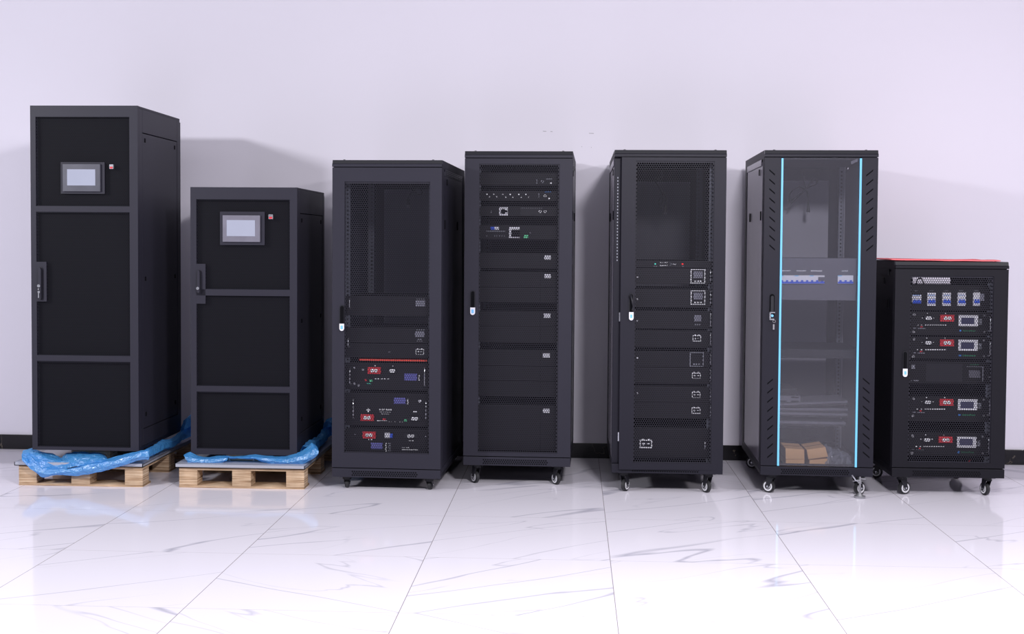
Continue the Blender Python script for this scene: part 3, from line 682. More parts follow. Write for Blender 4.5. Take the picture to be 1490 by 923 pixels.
v = Dev(c3, 'battery_module', 'black battery module with white and blue switch, lowest in the red-strip cabinet', 'battery module', 624, 664, group=GB3)
v.terminal(528.2, 628, 547, 638); v.rect(560.3, 629.7, 568, 637, 'white', 'breaker', .012); v.rect(568, 631, 571.8, 637, 'bluebr', 'breaker_toggle', .014); v.terminal(588.5, 631.5, 608, 637.5, 'shell_dark')
v.rect(540, 644.4, 556.5, 653.6, 'screen', 'display'); v.rects([(560.8, 644.8+i*2.7, 562.4, 646.2+i*2.7) for i in range(5)], 'print', 'indicator_lights'); v.rects([(565, 645+i*2.7, 568.5, 645.8+i*2.7) for i in range(5)], 'dimprint', 'printed_marks')
v.text('51.2V 100Ah', 585, 651.2, 1.6, align='LEFT'); v.text('Lithium Iron Battery Module', 585, 654.3, 1.5, align='LEFT'); v.rects([(595, 641.2, 597.5, 642), (599.5, 641.2, 602, 642), (535.5, 639, 537, 640.5), (540, 639, 541.5, 640.5)], 'print', 'terminal_marks'); v.dots([(516.5, 632.5), (619.5, 635)], .003, 'chrome', 'screw')

# cables inside cabinets
def cable(c, px_pts, d, label, r=.0035, plug=None, amp=0):
    pts = []
    ctrl = [c.mw @ Vector((c.L(x, y, d)[0], d+dd, c.L(x, y, d)[1])) for x, y, dd in px_pts]
    n = len(ctrl)
    for i in range(n-1):
        p0, p1, p2, p3 = ctrl[max(i-1, 0)], ctrl[i], ctrl[i+1], ctrl[min(i+2, n-1)]
        for k in range(8):
            t = k/8; pts.append(.5*((2*p1)+(p2-p0)*t+(2*p0-5*p1+4*p2-p3)*t*t+(3*p1-p0-3*p2+p3)*t**3))
    pts.append(ctrl[-1]); base = pts[0].copy()
    root = empty('fan_power_cable', base, 0, label, 'cable')
    MB().tube([p-base for p in pts], r, M['cable']).build('cord', root)
    e = pts[-1]-base; MB().cyl(e-Vector((0, 0, .02)), (0, 0, 1), .011, .04, M['cable'], 12, r2=.008).cyl(e-Vector((-.005, 0, .046)), (0, 0, 1), .002, .014, M['steel'], 6).cyl(e-Vector((.005, 0, .046)), (0, 0, 1), .002, .014, M['steel'], 6).build('plug', root)
cable(c3, [(597, 268, 0), (598, 275, 0), (604, 280, .01), (612, 283, 0), (614, 278, .0), (607, 274, 0), (600, 280, .01), (595, 284, 0), (594, 289, 0)], .7, 'short black cable dangling high inside the red-strip cabinet')
cable(c5, [(964, 246, 0), (962, 262, 0), (955, 259, 0), (953, 263, .01), (960, 273, 0), (965, 287, 0), (962, 303, 0), (959, 296, .01), (964, 280, 0), (970, 290, 0), (968, 299, 0)], .7, 'black cable bunched behind the mesh of the ajar-door cabinet')
cable(c6, [(1169.5, 251, 0), (1170, 262, 0), (1172, 275, 0), (1162, 272, .0), (1151, 280, 0), (1148, 292, 0), (1159, 288, .01), (1172, 276, 0), (1182, 263, 0), (1188, 262, 0), (1187, 268, 0), (1176, 273, .01), (1162, 284, 0), (1150, 298, .0), (1160, 287, .01), (1173, 277, 0), (1176, 290, 0), (1176, 299, 0)], .7, 'looped black cable hanging behind the glass door', r=.0042)

# ---- cabinet 4
R4 = rack_shell(c4, 'black mesh-door cabinet with many small white square stickers, fourth from the left', caster_ang=(.62, .62), back_web=False)
d4 = door_frame(c4, R4, (697.5, 238.6, 811, 660.4), c4.z0+.053, c4.zt-.041)
swing_handle(c4, d4, (684.5, 423, 691.7, 458.5), 447.5)
GB4 = 'rack modules in the white-sticker cabinet'
def P4(x, y): return 690+x/8.39, 245+y/8.39
v = Dev(c4, 'rack_controller', 'plain black rack unit with knob symbol at right, uppermost in the sticker cabinet', 'rack unit', 251.6, 269.8, group=GB4)
v.ringp(*P4(833, 162), .0075, 'dimprint'); v.dots([P4(935, 182)], .005, 'print', 'status_light'); v.rects([P4(875, 128)+P4(950, 134)], 'dimprint', 'printed_marks'); v.rects([P4(760, 138+i*13)+P4(769, 146+i*13) for i in range(4)], 'dimprint', 'indicator_lights')
v = Dev(c4, 'rack_switch', 'black rack unit with six pairs of screws across its front', 'rack unit', 277.6, 292.3, group=GB4)
v.dots([P4(*p) for p in ((157, 318), (187, 349), (243, 318), (275, 350), (350, 320), (385, 352), (440, 320), (472, 352), (545, 320), (575, 352), (632, 320), (665, 354))], .0035, 'print', 'screw'); v.ringp(*P4(865, 337), .0075, 'print'); v.dots([P4(914, 372)], .005, 'print', 'status_light')
v.rects([P4(858, 284)+P4(940, 292)], 'logob', 'blue_print'); v.rects([P4(785, 308+i*14)+P4(794, 316+i*14) for i in range(4)], 'dimprint', 'indicator_lights')
v = Dev(c4, 'rotary_switch_unit', 'black rack unit with white square plate around a round knob', 'rack unit', 300.5, 314.9, group=GB4)
pl = v.rect(*P4(305, 476), *P4(410, 578), 'white', 'switch_plate'); x, z = v.P(*P4(355, 527)); MB().cyl((x, -.006, z), (0, 1, 0), .014, .01, M['hole'], 20).box(x, x+.024, -.012, -.004, z-.005, z+.005, M['hole']).build('switch_knob', pl)
v.rect(*P4(565, 488), *P4(830, 575), 'shell_dark', 'recess', .001); v.ringp(*P4(805, 528), .0075, 'print'); v.ringp(*P4(866, 528), .0075, 'print'); v.rects([P4(563, 484)+P4(835, 488), P4(205, 515)+P4(210, 545)], 'dimprint', 'panel_edge')
v = Dev(c4, 'breaker_unit', 'black rack unit with blue breaker, white square cover and green connector', 'rack unit', 327.9, 348.6, group=GB4)
pl = v.rect(*P4(427, 715), *P4(553, 850), 'white', 'switch_plate'); a = v.P(*P4(455, 750)); e = v.P(*P4(556, 838)); MB().box(a[0], e[0], -.012, -.004, e[1], a[1], M['hole']).build('switch_knob', pl)
v.rect(*P4(203, 712), *P4(250, 750), 'bluebr', 'breaker', .01); v.rect(*P4(250, 712), *P4(302, 750), 'white', 'breaker_body', .008); v.rect(*P4(608, 815), *P4(658, 855), 'green', 'signal_connector', .008)
v.rects([P4(150, 765)+P4(380, 772)], 'dimprint', 'panel_edge'); v.dots([P4(x, 828) for x in (62, 155, 250, 275, 310, 340, 370)] + [P4(683, 787)], .003, 'dimprint', 'screw')
mods = [(368.5, 391, (792, 371.8, 801.5, 378), 'plain black module with white sticker, first of the large modules in the sticker cabinet'),
        (395.8, 418.0, (792.3, 398.7, 801.5, 405), 'plain black module with white sticker level with the top of the door handle'),
        (418.3, 440.6, None, 'plain black module without sticker, just above the first dark gap beside the handle'),
        (453.3, 474.6, (791.3, 456.6, 800.9, 462.7), 'plain black module with white sticker below the gap level with the white lock'),
        (474.9, 499, None, 'plain black module without sticker resting above the second dark gap'),
        (509.8, 533, (790, 514.3, 800, 520.6), 'stickered black module on top of a stack of three plain ones'),
        (533.3, 554.5, None, 'plain black module in the middle of the upper stack of three'),
        (554.8, 577.4, None, 'plain black module at the bottom of the upper stack of three'),
        (589.3, 612, (790, 595, 799.7, 601), 'lowest stickered black module in the sticker cabinet'),
        (612.3, 633.5, None, 'plain black module directly under the lowest stickered one'),
        (633.8, 656.5, None, 'plain black module at the very bottom of the sticker cabinet')]
for y0, y1, st, lb in mods:
    v = Dev(c4, 'battery_module', lb, 'battery module', y0, y1, group=GB4)
    if st:
        s_ = v.rect(*st, 'white', 'sticker', .0015)
    x0, z0_ = v.P(786, y0+2); MB().box(x0, x0+.0015, -.0006, 0, .004, v.z1-v.z0-.004, M['hole']).build('cover_seam', v.root)

# ---- cabinet 5 (door ajar)
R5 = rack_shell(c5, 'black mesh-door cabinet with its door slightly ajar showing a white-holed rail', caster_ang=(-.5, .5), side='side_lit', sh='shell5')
W2 = .3
d5 = door_frame(c5, R5, (925.5, 234.6, 1034.5, 674.8), c5.z0+.022, c5.zt-.041, sh='shell5', x0=-.262, hinge=.3, ang=.03)
swing_handle(c5, d5, (915, 427, 921.5, 466), 454, ox=.3)
# lifted lever
a = c5.L(917, 428, -.02); e = c5.L(920.5, 451, -.02)
MB().tube([(e[0]-.3, -.012, e[1]), (e[0]-.298, -.035, e[1]+.02), (a[0]-.3, -.03, a[1])], .006, M['shell_dark']).build('handle_lever', d5)
b = MB(); x = -.281
zr = c5.L(900, 380, .027)[1]
for i in range(27):
    z = zr+i*.0172
    b.add([(x-.0025, .0270, z), (x+.0025, .0270, z), (x+.0025, .0270, z+.008), (x-.0025, .0270, z+.008)], [(0, 1, 2, 3)], M['dimprint'])  # pale quads: light showing in the rail holes is painted on
b.build('lit_rail_holes', R5)
b = MB()
for py in (461.5, 636):
    xx, z = c5.L(901.5, py); b.box(-.268, -.262, .005, .03, z-.024, z+.024, M['chrome'])
b.build('latch', R5)
GB5 = 'rack modules in the ajar-door cabinet'
def P5(x, y): return 920+x/11.53, 375+y/11.53
v = Dev(c5, 'indicator_panel', 'slim black panel with printed diagram and a small red lamp', 'rack unit', 379.2, 389.9, group=GB5, mt='dev')
v.dots([P5(845, 107)], .0045, 'led_red', 'red_lamp'); v.dots([P5(385, 107)], .004, 'led_green', 'green_lamp')
v.text('Mains  INPUT', *P5(530, 86), 1.4); v.text('Bypass INPUT', *P5(530, 132), 1.4); v.text('Output', *P5(712, 110), 1.4, 'print'); v.text('Fault', *P5(848, 145), 1.1, 'dimprint'); v.text('Normal', *P5(388, 145), 1.1, 'dimprint')
v.rects([P5(628, 84)+P5(650, 88), P5(628, 130)+P5(650, 134), P5(648, 84)+P5(652, 134), P5(650, 106)+P5(668, 110)], 'dimprint', 'diagram_lines')
def disp5(v, x0, y0, x1, y1, frame=True, bright='print', lit='screen_grey'):
    if frame: v.rects([(x0, y0, x1, y0+.9), (x0, y1-.9, x1, y1), (x0, y0, x0+.9, y1), (x1-.9, y0, x1, y1)], bright, 'display_outline')
    w_, h_ = x1-x0, y1-y0
    v.rect(x0+w_*.19, y0+h_*.16, x1-w_*.17, y0+h_*.62, lit, 'display')
    v.rects([(x0+w_*(.25+.19*i), y1-h_*.2, x0+w_*(.37+.19*i), y1-h_*.12) for i in range(3)], bright, 'indicator_lights')
for y0, y1, lb, f in [
    (390.3, 413.3, 'black module with square white-framed screen directly under the red lamp panel', ('d', 1005, 392, 1026, 412.5)),
    (420.6, 447.3, 'second black module with square white-framed screen, level with the door lever', ('d', 1005.2, 423, 1026, 443.5)),
    (452, 478.7, 'black module with dim unframed grey screen, level with the white lock', ('g', 1007, 455, 1023, 476)),
    (481.4, 505.4, 'black module with small battery symbol, below the dim unframed screen', ('b', 1008, 487, 1020, 497)),
    (511.8, 534.4, 'black module with square outlined dark screen in the middle of the ajar-door cabinet', ('k', 1003.8, 512.8, 1023.6, 533.6)),
    (534.8, 558.2, 'black module with battery symbol touching the outlined dark screen module above', ('b', 1007, 541.5, 1019.5, 551.2)),
    (562.5, 586, 'black module with pale green-tinted battery symbol, upper of the lower pair', ('b', 1007, 569.2, 1019, 579.2)),
    (586.3, 609, 'black module with battery symbol, lower of the lower pair', ('b', 1006.5, 592, 1019, 602.2)),
    (623.2, 666.5, 'large black battery box with bold white battery symbol at its left', ('B', 930.8, 638.5, 948.9, 652.4))]:
    v = Dev(c5, 'battery_box' if f[0] == 'B' else 'inverter_module' if f[0] in 'dgk' else 'battery_module', lb, 'battery module' if f[0] in 'bB' else 'inverter', y0, y1, group=GB5)
    if f[0] in 'dk': disp5(v, *f[1:], bright='print' if f[0] == 'd' else 'dimprint', lit='screen_grey' if f[0] == 'd' else 'dev')
    elif f[0] == 'g': disp5(v, *f[1:], frame=False, bright='dimprint')
    elif f[0] == 'b': v.battery(*f[1:], lw=.003)
    else: v.battery(*f[1:], lw=.0055)
    if f[0] == 'B': v.handle(1025, 641.6, 654)
    else: v.handle(1033.2, y0+2, y1-3, 'chrome', .0025)
    if f[0] != 'B' and y0 not in (481.4, 534.8, 586.3): v.dots([(927.4, (y0+y1)/2+ (1.5 if y0 < 500 else -2))], .0042, 'white', 'screw')

# ---- cabinet 6 (glass door)
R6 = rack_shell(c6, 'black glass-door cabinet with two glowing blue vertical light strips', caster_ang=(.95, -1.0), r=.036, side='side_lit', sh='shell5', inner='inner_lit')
z0d, z1d = c6.z0+.053, c6.zt-.041
xl0 = c6.L(1133.8, 450)[0]; xl1 = c6.L(1136.9, 450)[0]; xr0 = c6.L(1247.4, 450)[0]; xr1 = c6.L(1250.6, 450)[0]
b = MB(); b.box(-.3, xl0, 0, .022, z0d, z1d, M['shell5']); b.box(xr1, .3, 0, .022, z0d, z1d, M['shell5']); b.box(xl0, xr1, .012, .022, z1d-.01, z1d, M['shell5']); b.box(xl0, xr1, .012, .022, z0d, z0d+.01, M['shell5'])
def slash(cx, cz, w, h, s):
    t = .0042
    return [(cx-w/2, -.0006, cz-s*h/2-t), (cx+w/2, -.0006, cz+s*h/2-t), (cx+w/2, -.0006, cz+s*h/2+t), (cx-w/2, -.0006, cz-s*h/2+t)]
for i in range(9):
    for px, py, s_ in ((1265.5, 251.8+i*13.65, 1), (1260.3, 555+i*13.4, -1)):
        x, z = c6.L(px, py); b.add(slash(x, z, .036, .030, s_), [(0, 1, 2, 3)], M['hole'])
    for px, py, s_ in ((1123.5, 251+i*13.65, -1), (1120.5, 555.5+i*13.4, 1)):
        x, z = c6.L(px, py); b.add(slash(x, z, .030, .026, s_), [(0, 1, 2, 3)], M['hole'])
d6 = b.build('door', R6)
for p_ in ((xl0, xl1), (xr0, xr1)):
    MB().box(p_[0]+.001, p_[1]-.001, -.006, .004, z0d, z1d-.004, M['strip']).build('light_strip', d6)['label'] = 'glowing pale blue light strip'
MB().box(xl1, xr0, .002, .007, z0d, z1d, M['glass']).build('glass_pane', d6)
a = c6.L(1119.9, 428); e = c6.L(1126.7, 454); hb = MB(); cx = (a[0]+e[0])/2; hw = (e[0]-a[0])/2
hb.plate([(cx-hw, e[1]-.02), (cx+hw, e[1]-.02)] + [(cx+hw*math.cos(math.pi*i/8), a[1]-hw+hw*math.sin(math.pi*i/8)) for i in range(9)], -.003, 0, M['hole'])
hb.plate([(cx-hw*.6, e[1]), (cx+hw*.6, e[1])] + [(cx+hw*.6*math.cos(math.pi*i/8), a[1]-hw*1.3+hw*.6*math.sin(math.pi*i/8)) for i in range(9)], -.014, -.003, M['shell_dark'])
ho = hb.build('handle', d6)
z_ = e[1]; MB().box(cx-hw*1.1, cx-hw*.5, -.018, 0, z_-.04, z_, M['chrome']).box(cx-hw*1.1, cx+hw*1.1, -.018, 0, z_-.006, z_, M['chrome']).box(cx-hw*1.1, cx+hw*.8, -.018, 0, z_-.044, z_-.036, M['chrome']).cyl((cx, -.014, z_-.02), (0, 1, 0), .007, .012, M['bluekey'], 12).build('lock', ho)
MB().ring((cx+.010, -.02, z_-.05), (0, 1, 0), .008, .006, .002, M['steel']).box(cx+.004, cx+.012, -.022, -.018, z_-.095, z_-.066, M['steel']).build('key', ho)
# paper tag behind glass at top right
a = c6.L(1238, 230, .01); e = c6.L(1250, 238, .01)
MB().add([(a[0], .009, a[1]-.018), (a[0]+.034, .009, a[1]-.004), (a[0]+.038, .009, a[1]-.018), (a[0]+.002, .009, a[1]-.034)], [(0, 1, 2, 3)], M['dev_lite']).build('tape', d6)
v = Dev(c6, 'power_distribution_unit', 'grey panel with a long row of white and blue breakers behind the glass door', 'distribution unit', 375.5, 437.3, d=.09, depth=.25, mt='dev_lite', w=.48)
def P6(x, y): return 1125+x/11.46, 380+y/11.46
def breakers(v, x0, x1, n, name='breaker'):
    for i in range(n):
        a_ = x0+(x1-x0)*i/n; b2 = x0+(x1-x0)*(i+1)/n; w_ = b2-a_
        o = v.rect(*P6(a_+1, 238), *P6(b2-1, 378), 'white', name, .012)
        t_ = MB(); p = v.P(*P6(a_+1, 342)); q = v.P(*P6(b2-1, 374)); t_.box(p[0], q[0], -.014, -.012, q[1], p[1], M['bluebr'])
        p = v.P(*P6(a_+w_*.3, 318)); q = v.P(*P6(a_+w_*.7, 345)); t_.box(p[0], q[0], -.02, -.012, q[1], p[1], M['bluebr'])
        if i % 3 == 0: p = v.P(*P6(a_+3, 240)); q = v.P(*P6(a_+w_*.8, 254)); t_.box(p[0], q[0], -.013, -.012, q[1], p[1], M['bluekey'])
        t_.build('toggle', o)
breakers(v, 100, 850, 9); breakers(v, 1070, 1328, 3)
v.rect(*P6(745, 266), *P6(852, 328), 'dev_lite', 'blank_cover', .022)
v.text('MAIN INPUT', *P6(220, 163), 1.6); v.text('BYPASS INPUT', *P6(470, 165), 1.6); v.text('MAINTENANCE', *P6(722, 166), 1.7); v.text('OUTPUT', *P6(1195, 168), 1.7)
# shelf with black band
a = c6.L(1190, 508, .12); e = c6.L(1190, 521, .12)
o = MB().box(-.24, .24, 0, .5, 0, a[1]-e[1], M['shell_dark']).box(-.24, .24, -.003, 0, -.0, .01, M['shell_dark']).build('rack_shelf', loc=c6.mw @ Vector((0, .09, e[1])), rot=(0, 0, c6.rot), bevel=.002); tag(o, 'dark horizontal shelf behind the glass below the breakers', 'shelf')
# grey blank bars lying in a stack
def P6b(x, y): return 1120+x/5.77, 540+y/5.77
bars = [((85, 275), (655, 250), 18, 'topmost grey metal bar, tilted up to the right behind the glass'), ((85, 312), (657, 316), 18, 'second grey metal bar from the top of the stack behind the glass'),
        ((85, 345), (655, 358), 20, 'third grey metal bar from the top, sloping down right behind the glass'), ((85, 418), (640, 432), 22, 'lowest grey metal bar above the cardboard boxes')]
for (p, q, th, lb) in bars:
    p = P6b(*p); q = P6b(*q); D_ = .22
    a = c6.L(p[0]-6, p[1], D_); e = c6.L(q[0], q[1], D_); hh = th/5.77/F*6.88
    mp = c6.mw @ Vector((a[0], D_, a[1]-hh)); ang = math.atan2(e[1]-a[1], e[0]-a[0])
    o = MB().box(0, math.hypot(e[0]-a[0], e[1]-a[1]), 0, .28, 0, hh, M['dev_lite']).box(0, math.hypot(e[0]-a[0], e[1]-a[1]), .004, .28, -.012, 0, M['shell_dark']).build('blanking_bar', loc=mp, rot=(0, -ang, c6.rot), bevel=.0015)
    tag(o, lb, 'metal bar', 'grey bars stacked behind the glass')
a = c6.L(*P6b(70, 208), .24); e = c6.L(*P6b(258, 266), .24); r_ = empty('power_supply', c6.mw @ Vector(((a[0]+e[0])/2, .24, e[1])), c6.rot, 'small grey slotted box resting on the topmost bar behind the glass', 'power supply')
w_ = e[0]-a[0]; hh = a[1]-e[1]; MB().box(-w_/2, w_/2, 0, .25, 0, hh, M['dev_lite']).build('case', r_, bevel=.002); MB().box(w_*.08, w_*.42, -.001, 0, hh*.7, hh*.88, M['hole']).box(w_*.08, w_*.42, -.001, 0, hh*.1, hh*.28, M['hole']).box(-w_*.4, -w_*.1, -.001, 0, hh*.1, hh*.25, M['hole']).build('vent_slot', r_)
MB().box(-w_/2, w_*.35, .01, .25, hh, hh*2.1, M['dev']).build('top_case', r_, bevel=.003)
# cardboard boxes
zfl = c6.z0+.021
def cbox(quad, D_, dep, lb, base=None):
    P_ = [c6.L(*P6b(*q), D_) for q in quad]   # TL TR BR BL
    if base is not None:
        dz = base-min(P_[2][1], P_[3][1])
    else: dz = 0
    cx = sum(p[0] for p in P_)/4; cz = min(p[1] for p in P_)+dz
    loc = c6.mw @ Vector((cx, D_, cz)); vs = [(p[0]-cx, 0, p[1]+dz-cz) for p in P_] + [(p[0]-cx-.0, dep, p[1]+dz-cz) for p in P_]
    r = empty('cardboard_box', loc, c6.rot, lb, 'box', 'small cardboard boxes in the glass-door cabinet')
    MB().add(vs, [(3, 2, 1, 0), (4, 5, 6, 7), (0, 1, 5, 4), (1, 2, 6, 5), (2, 3, 7, 6), (3, 0, 4, 7)], M['card']).build('carton', r, bevel=.0015)
    MB().add([(vs[0][0]*.98+vs[1][0]*.02, dep*.48, max(vs[0][2], vs[1][2])*0+vs[0][2]+.0006), (vs[1][0], dep*.48, vs[1][2]+.0006), (vs[1][0], dep*.52, vs[1][2]+.0006), (vs[0][0]*.98+vs[1][0]*.02, dep*.52, vs[0][2]+.0006)], [(0, 1, 2, 3)], M['hole']).build('lid_seam', r)
cbox([(134, 745), (292, 745), (292, 804), (134, 802)], .16, .2, 'small cardboard box at the lower left, bottom of the left pair')
cbox([(132, 650), (290, 660), (292, 744), (134, 742)], .16, .2, 'small cardboard box on top of the left pair behind the glass')
cbox([(335, 750), (496, 737), (498, 806), (330, 806)], .15, .2, 'small cardboard box at the bottom of the right pair beside the clear wrap')
cbox([(310, 663), (468, 640), (490, 722), (325, 744)], .15, .2, 'tilted small cardboard box on top of the right pair behind the glass')
# clear wrap
pts = [P6b(x, y) for x, y in ((488, 720), (520, 690), (560, 730), (610, 725), (650, 755), (705, 765), (710, 790), (640, 800), (560, 805), (500, 790))]
wr = empty('bubble_wrap', c6.mw @ Vector((.2, .16, zfl)), c6.rot, 'crumpled clear plastic wrap beside the cardboard boxes', 'plastic wrap')
b = MB(); ix = 22; iy = 12
x0 = c6.L(*P6b(484, 720), .14)[0]; x1 = c6.L(*P6b(712, 760), .14)[0]; zb0 = c6.L(*P6b(600, 806), .14)[1]; vs = []
for j in range(iy+1):
    for i in range(ix+1):
        u_ = i/ix; v_ = j/iy; hgt = .115*(1-u_)**.7*math.sin(math.pi*min(1, u_*3+.35))**.5 if u_ < .2 else (.1-.055*u_)
        th = v_*math.pi; x = x0+(x1-x0)*u_; y = .14+.08-.08*math.cos(th); z = zb0+hgt*math.sin(th)*(1 if 0 < u_ < 1 else .3)
        p = Vector((x, y, z)); n_ = noise.noise_vector(p*38); n3_ = noise.noise_vector(p*95); vs.append(p+n_*.026+n3_*.011)
lo = wr.matrix_basis.inverted() @ c6.mw
vs = [lo @ v_ for v_ in vs]
b.add(vs, [(j*(ix+1)+i, j*(ix+1)+i+1, (j+1)*(ix+1)+i+1, (j+1)*(ix+1)+i) for j in range(iy) for i in range(ix)], M['bag'], False); b.build('plastic_sheet', wr)
# levelling foot and bracket at the front right
a = c6.L(1251, 722, -.02); fx = a[0]
b = MB(); b.cyl((fx, -.02, .006), (0, 0, 1), .030, .012, M['steel'], 24); b.cyl((fx, -.02, .02), (0, 0, 1), .022, .018, M['steel'], 20, r2=.008); b.cyl((fx, -.02, .07), (0, 0, 1), .005, .09, M['steel'], 10)
b.cyl((fx-.002, -.02, .085), (0, 0, 1), .011, .01, M['steel'], 6)
b.tube([(fx-.045, -.03, .125), (fx-.025, -.03, .098), (fx+.008, -.02, .08)], .004, M['chrome']).tube([(fx-.04, -.02, .09), (fx-.01, -.02, .096), (fx+.012, -.02, .092)], .004, M['steel']).box(fx-.005, fx+.03, -.02, .03, .1, .106, M['steel'])
b.build('levelling_foot', R6)['label'] = 'silver levelling foot with bracket'

# ---- cabinet 7
hx0, hz1 = c7.L(1327.5, 402.5, .63); hx1, hz0 = c7.L(1383, 416, .63)
R7 = rack_shell(c7, 'shortest black cabinet at far right with red sheet on top', caster_ang=(-1.15, .25), back_web=False, front_hole=(hx0, hx1+.0, hz0-.02, hz1), r=.036, sh='shell7', side='shell7')
d7 = door_frame(c7, R7, (1325.5, 401.5, 1440.8, 674.5), c7.z0+.053, c7.zt-.041, sh='shell7')
swing_handle(c7, d7, (1313.5, 511, 1319.8, 548.5), 536.5)
GB7 = 'rack modules in the shortest cabinet'
cable(c7, [(1333, 414, 0), (1335, 407, 0), (1340, 405, 0), (1343, 409, .01), (1346, 416, 0)], .52, 'black cable crossing the bright vent of the shortest cabinet', r=.004)
def P7(x, y): return 1310+x/9.71, 395+y/9.71
v = Dev(c7, 'power_distribution_unit', 'black panel with five white and blue breakers in the shortest cabinet', 'distribution unit', 415.6, 451.6, mt='dev7', depth=.3, corner=.03, group=GB7)
for (x0, x1, ty, by) in ((160, 288, 330, 443), (378, 490, 298, 485), (592, 704, 298, 485), (806, 916, 298, 485), (1026, 1116, 298, 485)):
    o = v.rect(*P7(x0, ty), *P7(x1, by), 'white', 'breaker', .01); p = v.P(*P7(x0+8, 412 if x0 < 1000 else 418)); q = v.P(*P7(x1-6, 450)); t_ = MB().box(p[0], q[0], -.016, -.01, q[1], p[1], M['bluebr'])
    for k in (.28, .72):
        xx = x0+(x1-x0)*k; p = v.P(*P7(xx-12, 396)); q = v.P(*P7(xx+12, 415)); t_.box(p[0], q[0], -.016, -.01, q[1], p[1], M['bluebr'])
    if x0 < 1000: p = v.P(*P7(x0+10, 332)); q = v.P(*P7(x1-10, 342)); t_.box(p[0], q[0], -.0105, -.01, q[1], p[1], M['logob'])
    t_.build('toggle', o); v.text('OUTPUT' if x0 > 200 else 'INPUT', *P7((x0+x1)/2, 276), 1.2, 'dimprint')
v.rect(*P7(1116, 318), *P7(1176, 414), 'screen_grey', 'auxiliary_contact', .01)
def bat7(y0, y1, oy, label, ox=0, scr='screen_dark'):
    v = Dev(c7, 'battery_module', label, 'battery module', y0, y1, mt='dev7', group=GB7)
    O = lambda x, y: (P7(x, y)[0]+ox, P7(x, y)[1]+oy)
    v.terminal(*O(330, 632), *O(450, 690), 'shell_dark'); v.terminal(*O(560, 615), *O(752, 708), 'red')
    fr_ = v.rect(*O(824, 620), *O(1094, 778), 'white', 'screen_frame', .004); p = v.P(*O(858, 652)); q = v.P(*O(1042, 746)); MB().box(p[0], q[0], -.0055, -.004, q[1], p[1], M[scr]).build('screen', fr_)
    v.rects([O(1112, 676+i*22)+O(1150, 688+i*22) for i in range(4)], 'dimprint', 'printed_marks')
    v.text('UnitronicPower', *O(975, 843), 2.2, 'logo', .95); v.dots([O(845, 842)], .006, 'logob', 'logo_swoosh')
    v.rects([O(240, 755)+O(258, 766), O(292, 755)+O(312, 766)] + [O(350+i*34, 755)+O(374+i*34, 765) for i in range(9)], 'print', 'printed_marks'); v.rects([O(282, 778)+O(315, 796)], 'red', 'reset_button'); v.rects([O(185, 800)+O(222, 808), O(248, 804)+O(352, 812)], 'dimprint', 'small_marks')
    v.dots([O(195, 612), O(185, 855)], .008, 'steel', 'power_button'); v.dots([O(1186, 625), O(1186, 855)], .006, 'chrome', 'screw'); v.dots([O(378, 596), O(636, 596), O(312, 658), (O(472, 658))], .0025, 'print', 'status_light')
    v.handle(O(1250, 700)[0], O(0, 636)[1], O(0, 850)[1], 'chrome', .003)
    return v
bat7(453.6, 487.7, 0, 'black battery module with white-framed screen, first below the five breakers')
bat7(490.6, 522.8, 35.8, 'black battery module with white-framed screen, second below the five breakers', -.4)
v = Dev(c7, 'inverter', 'dark inverter without white screen frame, between the four framed battery modules', 'inverter', 526, 559, mt='dev7', group=GB7)
def P7b(x, y): return 1310+x/9.23, 490+y/9.23
v.rect(*P7b(350, 360), *P7b(830, 610), 'shell_dark', 'grille', .001); v.rect(*P7b(920, 455), *P7b(1070, 555), 'dev_lite', 'display'); v.rects([P7b(890, 402)+P7b(1110, 407), P7b(890, 602)+P7b(1110, 606), P7b(1105, 402)+P7b(1110, 606)], 'dimprint', 'display_outline'); v.text('UnitronicPower', *P7b(1000, 375), 1.5, 'logo')
v.rects([P7b(150, 380)+P7b(195, 430)], 'dimprint', 'warning_sticker'); v.rects([P7b(140, 588)+P7b(155, 598), P7b(180, 585)+P7b(245, 600)], 'dimprint', 'printed_marks'); v.handle(P7b(1195, 0)[0], P7b(0, 425)[1], P7b(0, 550)[1], 'chrome', .003)
bat7(578, 613.8, 122.3, 'black battery module with white-framed screen, upper of the two lowest', -1.0)
bat7(630, 664, 176.5, 'black battery module with white-framed screen, lowest in the shortest cabinet', -2.4)
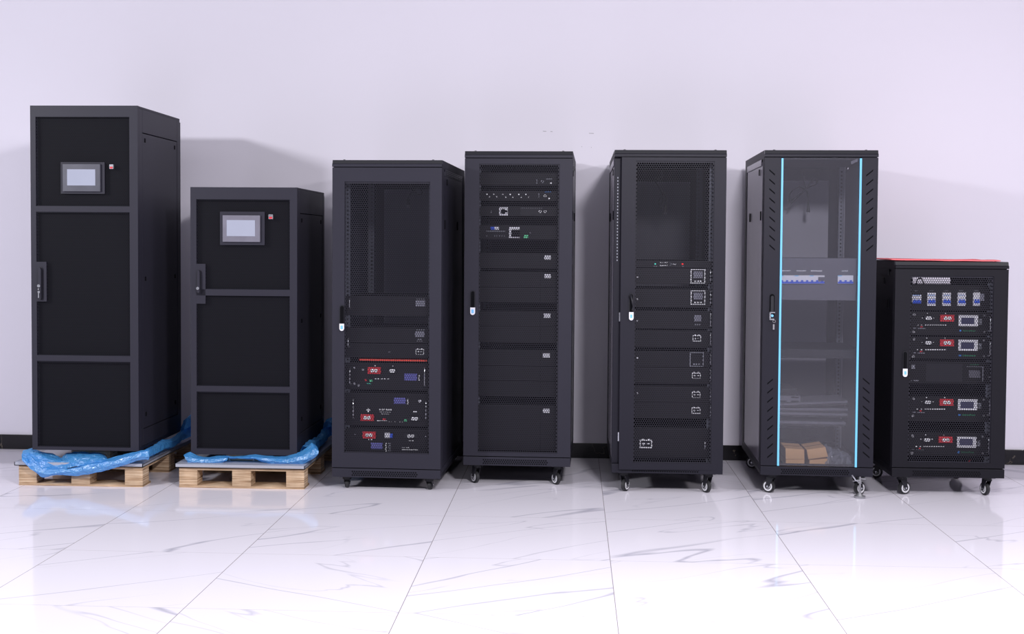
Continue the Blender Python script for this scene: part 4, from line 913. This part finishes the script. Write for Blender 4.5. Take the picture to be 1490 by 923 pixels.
# red sheet on top
b = MB(); vs = []; nx, ny = 24, 10
for j in range(ny+1):
    for i in range(nx+1):
        x = -.36+.60*i/nx + (.02 if j < 3 and i == nx else 0); y = .012+j*.05; z = .0045+.006*abs(noise.noise(Vector((x*4, y*4, 2))))+.004*max(0, (-.05-x))*3
        if i == nx or j == 0: z += .001
        if x < -.3: x = -.3+(x+.3)*.3
        if j == 0 and x > .12: y += .0
        vs.append((x, y, z))
b.add(vs, [(j*(nx+1)+i, j*(nx+1)+i+1, (j+1)*(nx+1)+i+1, (j+1)*(nx+1)+i) for j in range(ny) for i in range(nx)], M['redfoam'], True)
o = b.build('red_foam_sheet', loc=c7.mw @ Vector((0, 0, c7.zt)), rot=(0, 0, c7.rot)); so = o.modifiers.new('s', 'SOLIDIFY'); so.thickness = .006; so.offset = 0
tag(o, 'thin red foam sheet lying on top of the shortest cabinet', 'foam sheet')
# red wire under the lowest module
p = [c7.L(x, y, .1) for x, y in ((1409, 673), (1414, 670), (1420, 671), (1416, 674))]
base = c7.mw @ Vector((p[0][0], .1, c7.z0+.0225)); o = MB().tube([(a_[0]-p[0][0], .02*i, max(a_[1]-c7.z0-.0225, .003)) for i, a_ in enumerate(p)], .003, M['red']).build('red_wire', loc=base); tag(o, 'short red wire lying at the bottom of the shortest cabinet', 'wire')

# ---------------------------------------------------------------- light
wd = bpy.data.worlds.new('room_light'); bpy.context.scene.world = wd; wd.use_nodes = True
bg = wd.node_tree.nodes['Background']; bg.inputs[0].default_value = (.88, .87, 1.0, 1); bg.inputs[1].default_value = .17
def area(loc, tgt, sx, sy, power, col=(1, .975, 1)):
    l = bpy.data.lights.new('ceiling_or_fill_lamp', 'AREA'); l.shape = 'RECTANGLE'; l.size = sx; l.size_y = sy; l.energy = power; l.color = col
    o = bpy.data.objects.new('ceiling_or_fill_lamp', l); C.objects.link(o); o.location = loc; o.rotation_euler = (Vector(tgt)-Vector(loc)).to_track_quat('-Z', 'Y').to_euler()
area((-5.6, 2.4, 3.05), (-2.6, 5.6, 0), .6, .4, 200, (.97, .97, 1))
area((5.0, 3.0, 3.05), (2.3, 5.6, 0), .6, .4, 106, (1, .95, .97))
area((1.05, 2.2, 3.05), (0.4, 5.2, 0), .5, .4, 158)
area((0, 4.0, 3.4), (0, 4.1, 0), 10, 1.8, 92, (.98, .96, 1))  # broad fill panel added to brighten the floor
sc_ = bpy.context.scene
sc_.view_settings.view_transform = 'Standard'; sc_.view_settings.look = 'None'; sc_.view_settings.exposure = 0
sc_.cycles.max_bounces = 6; sc_.cycles.transparent_max_bounces = 16
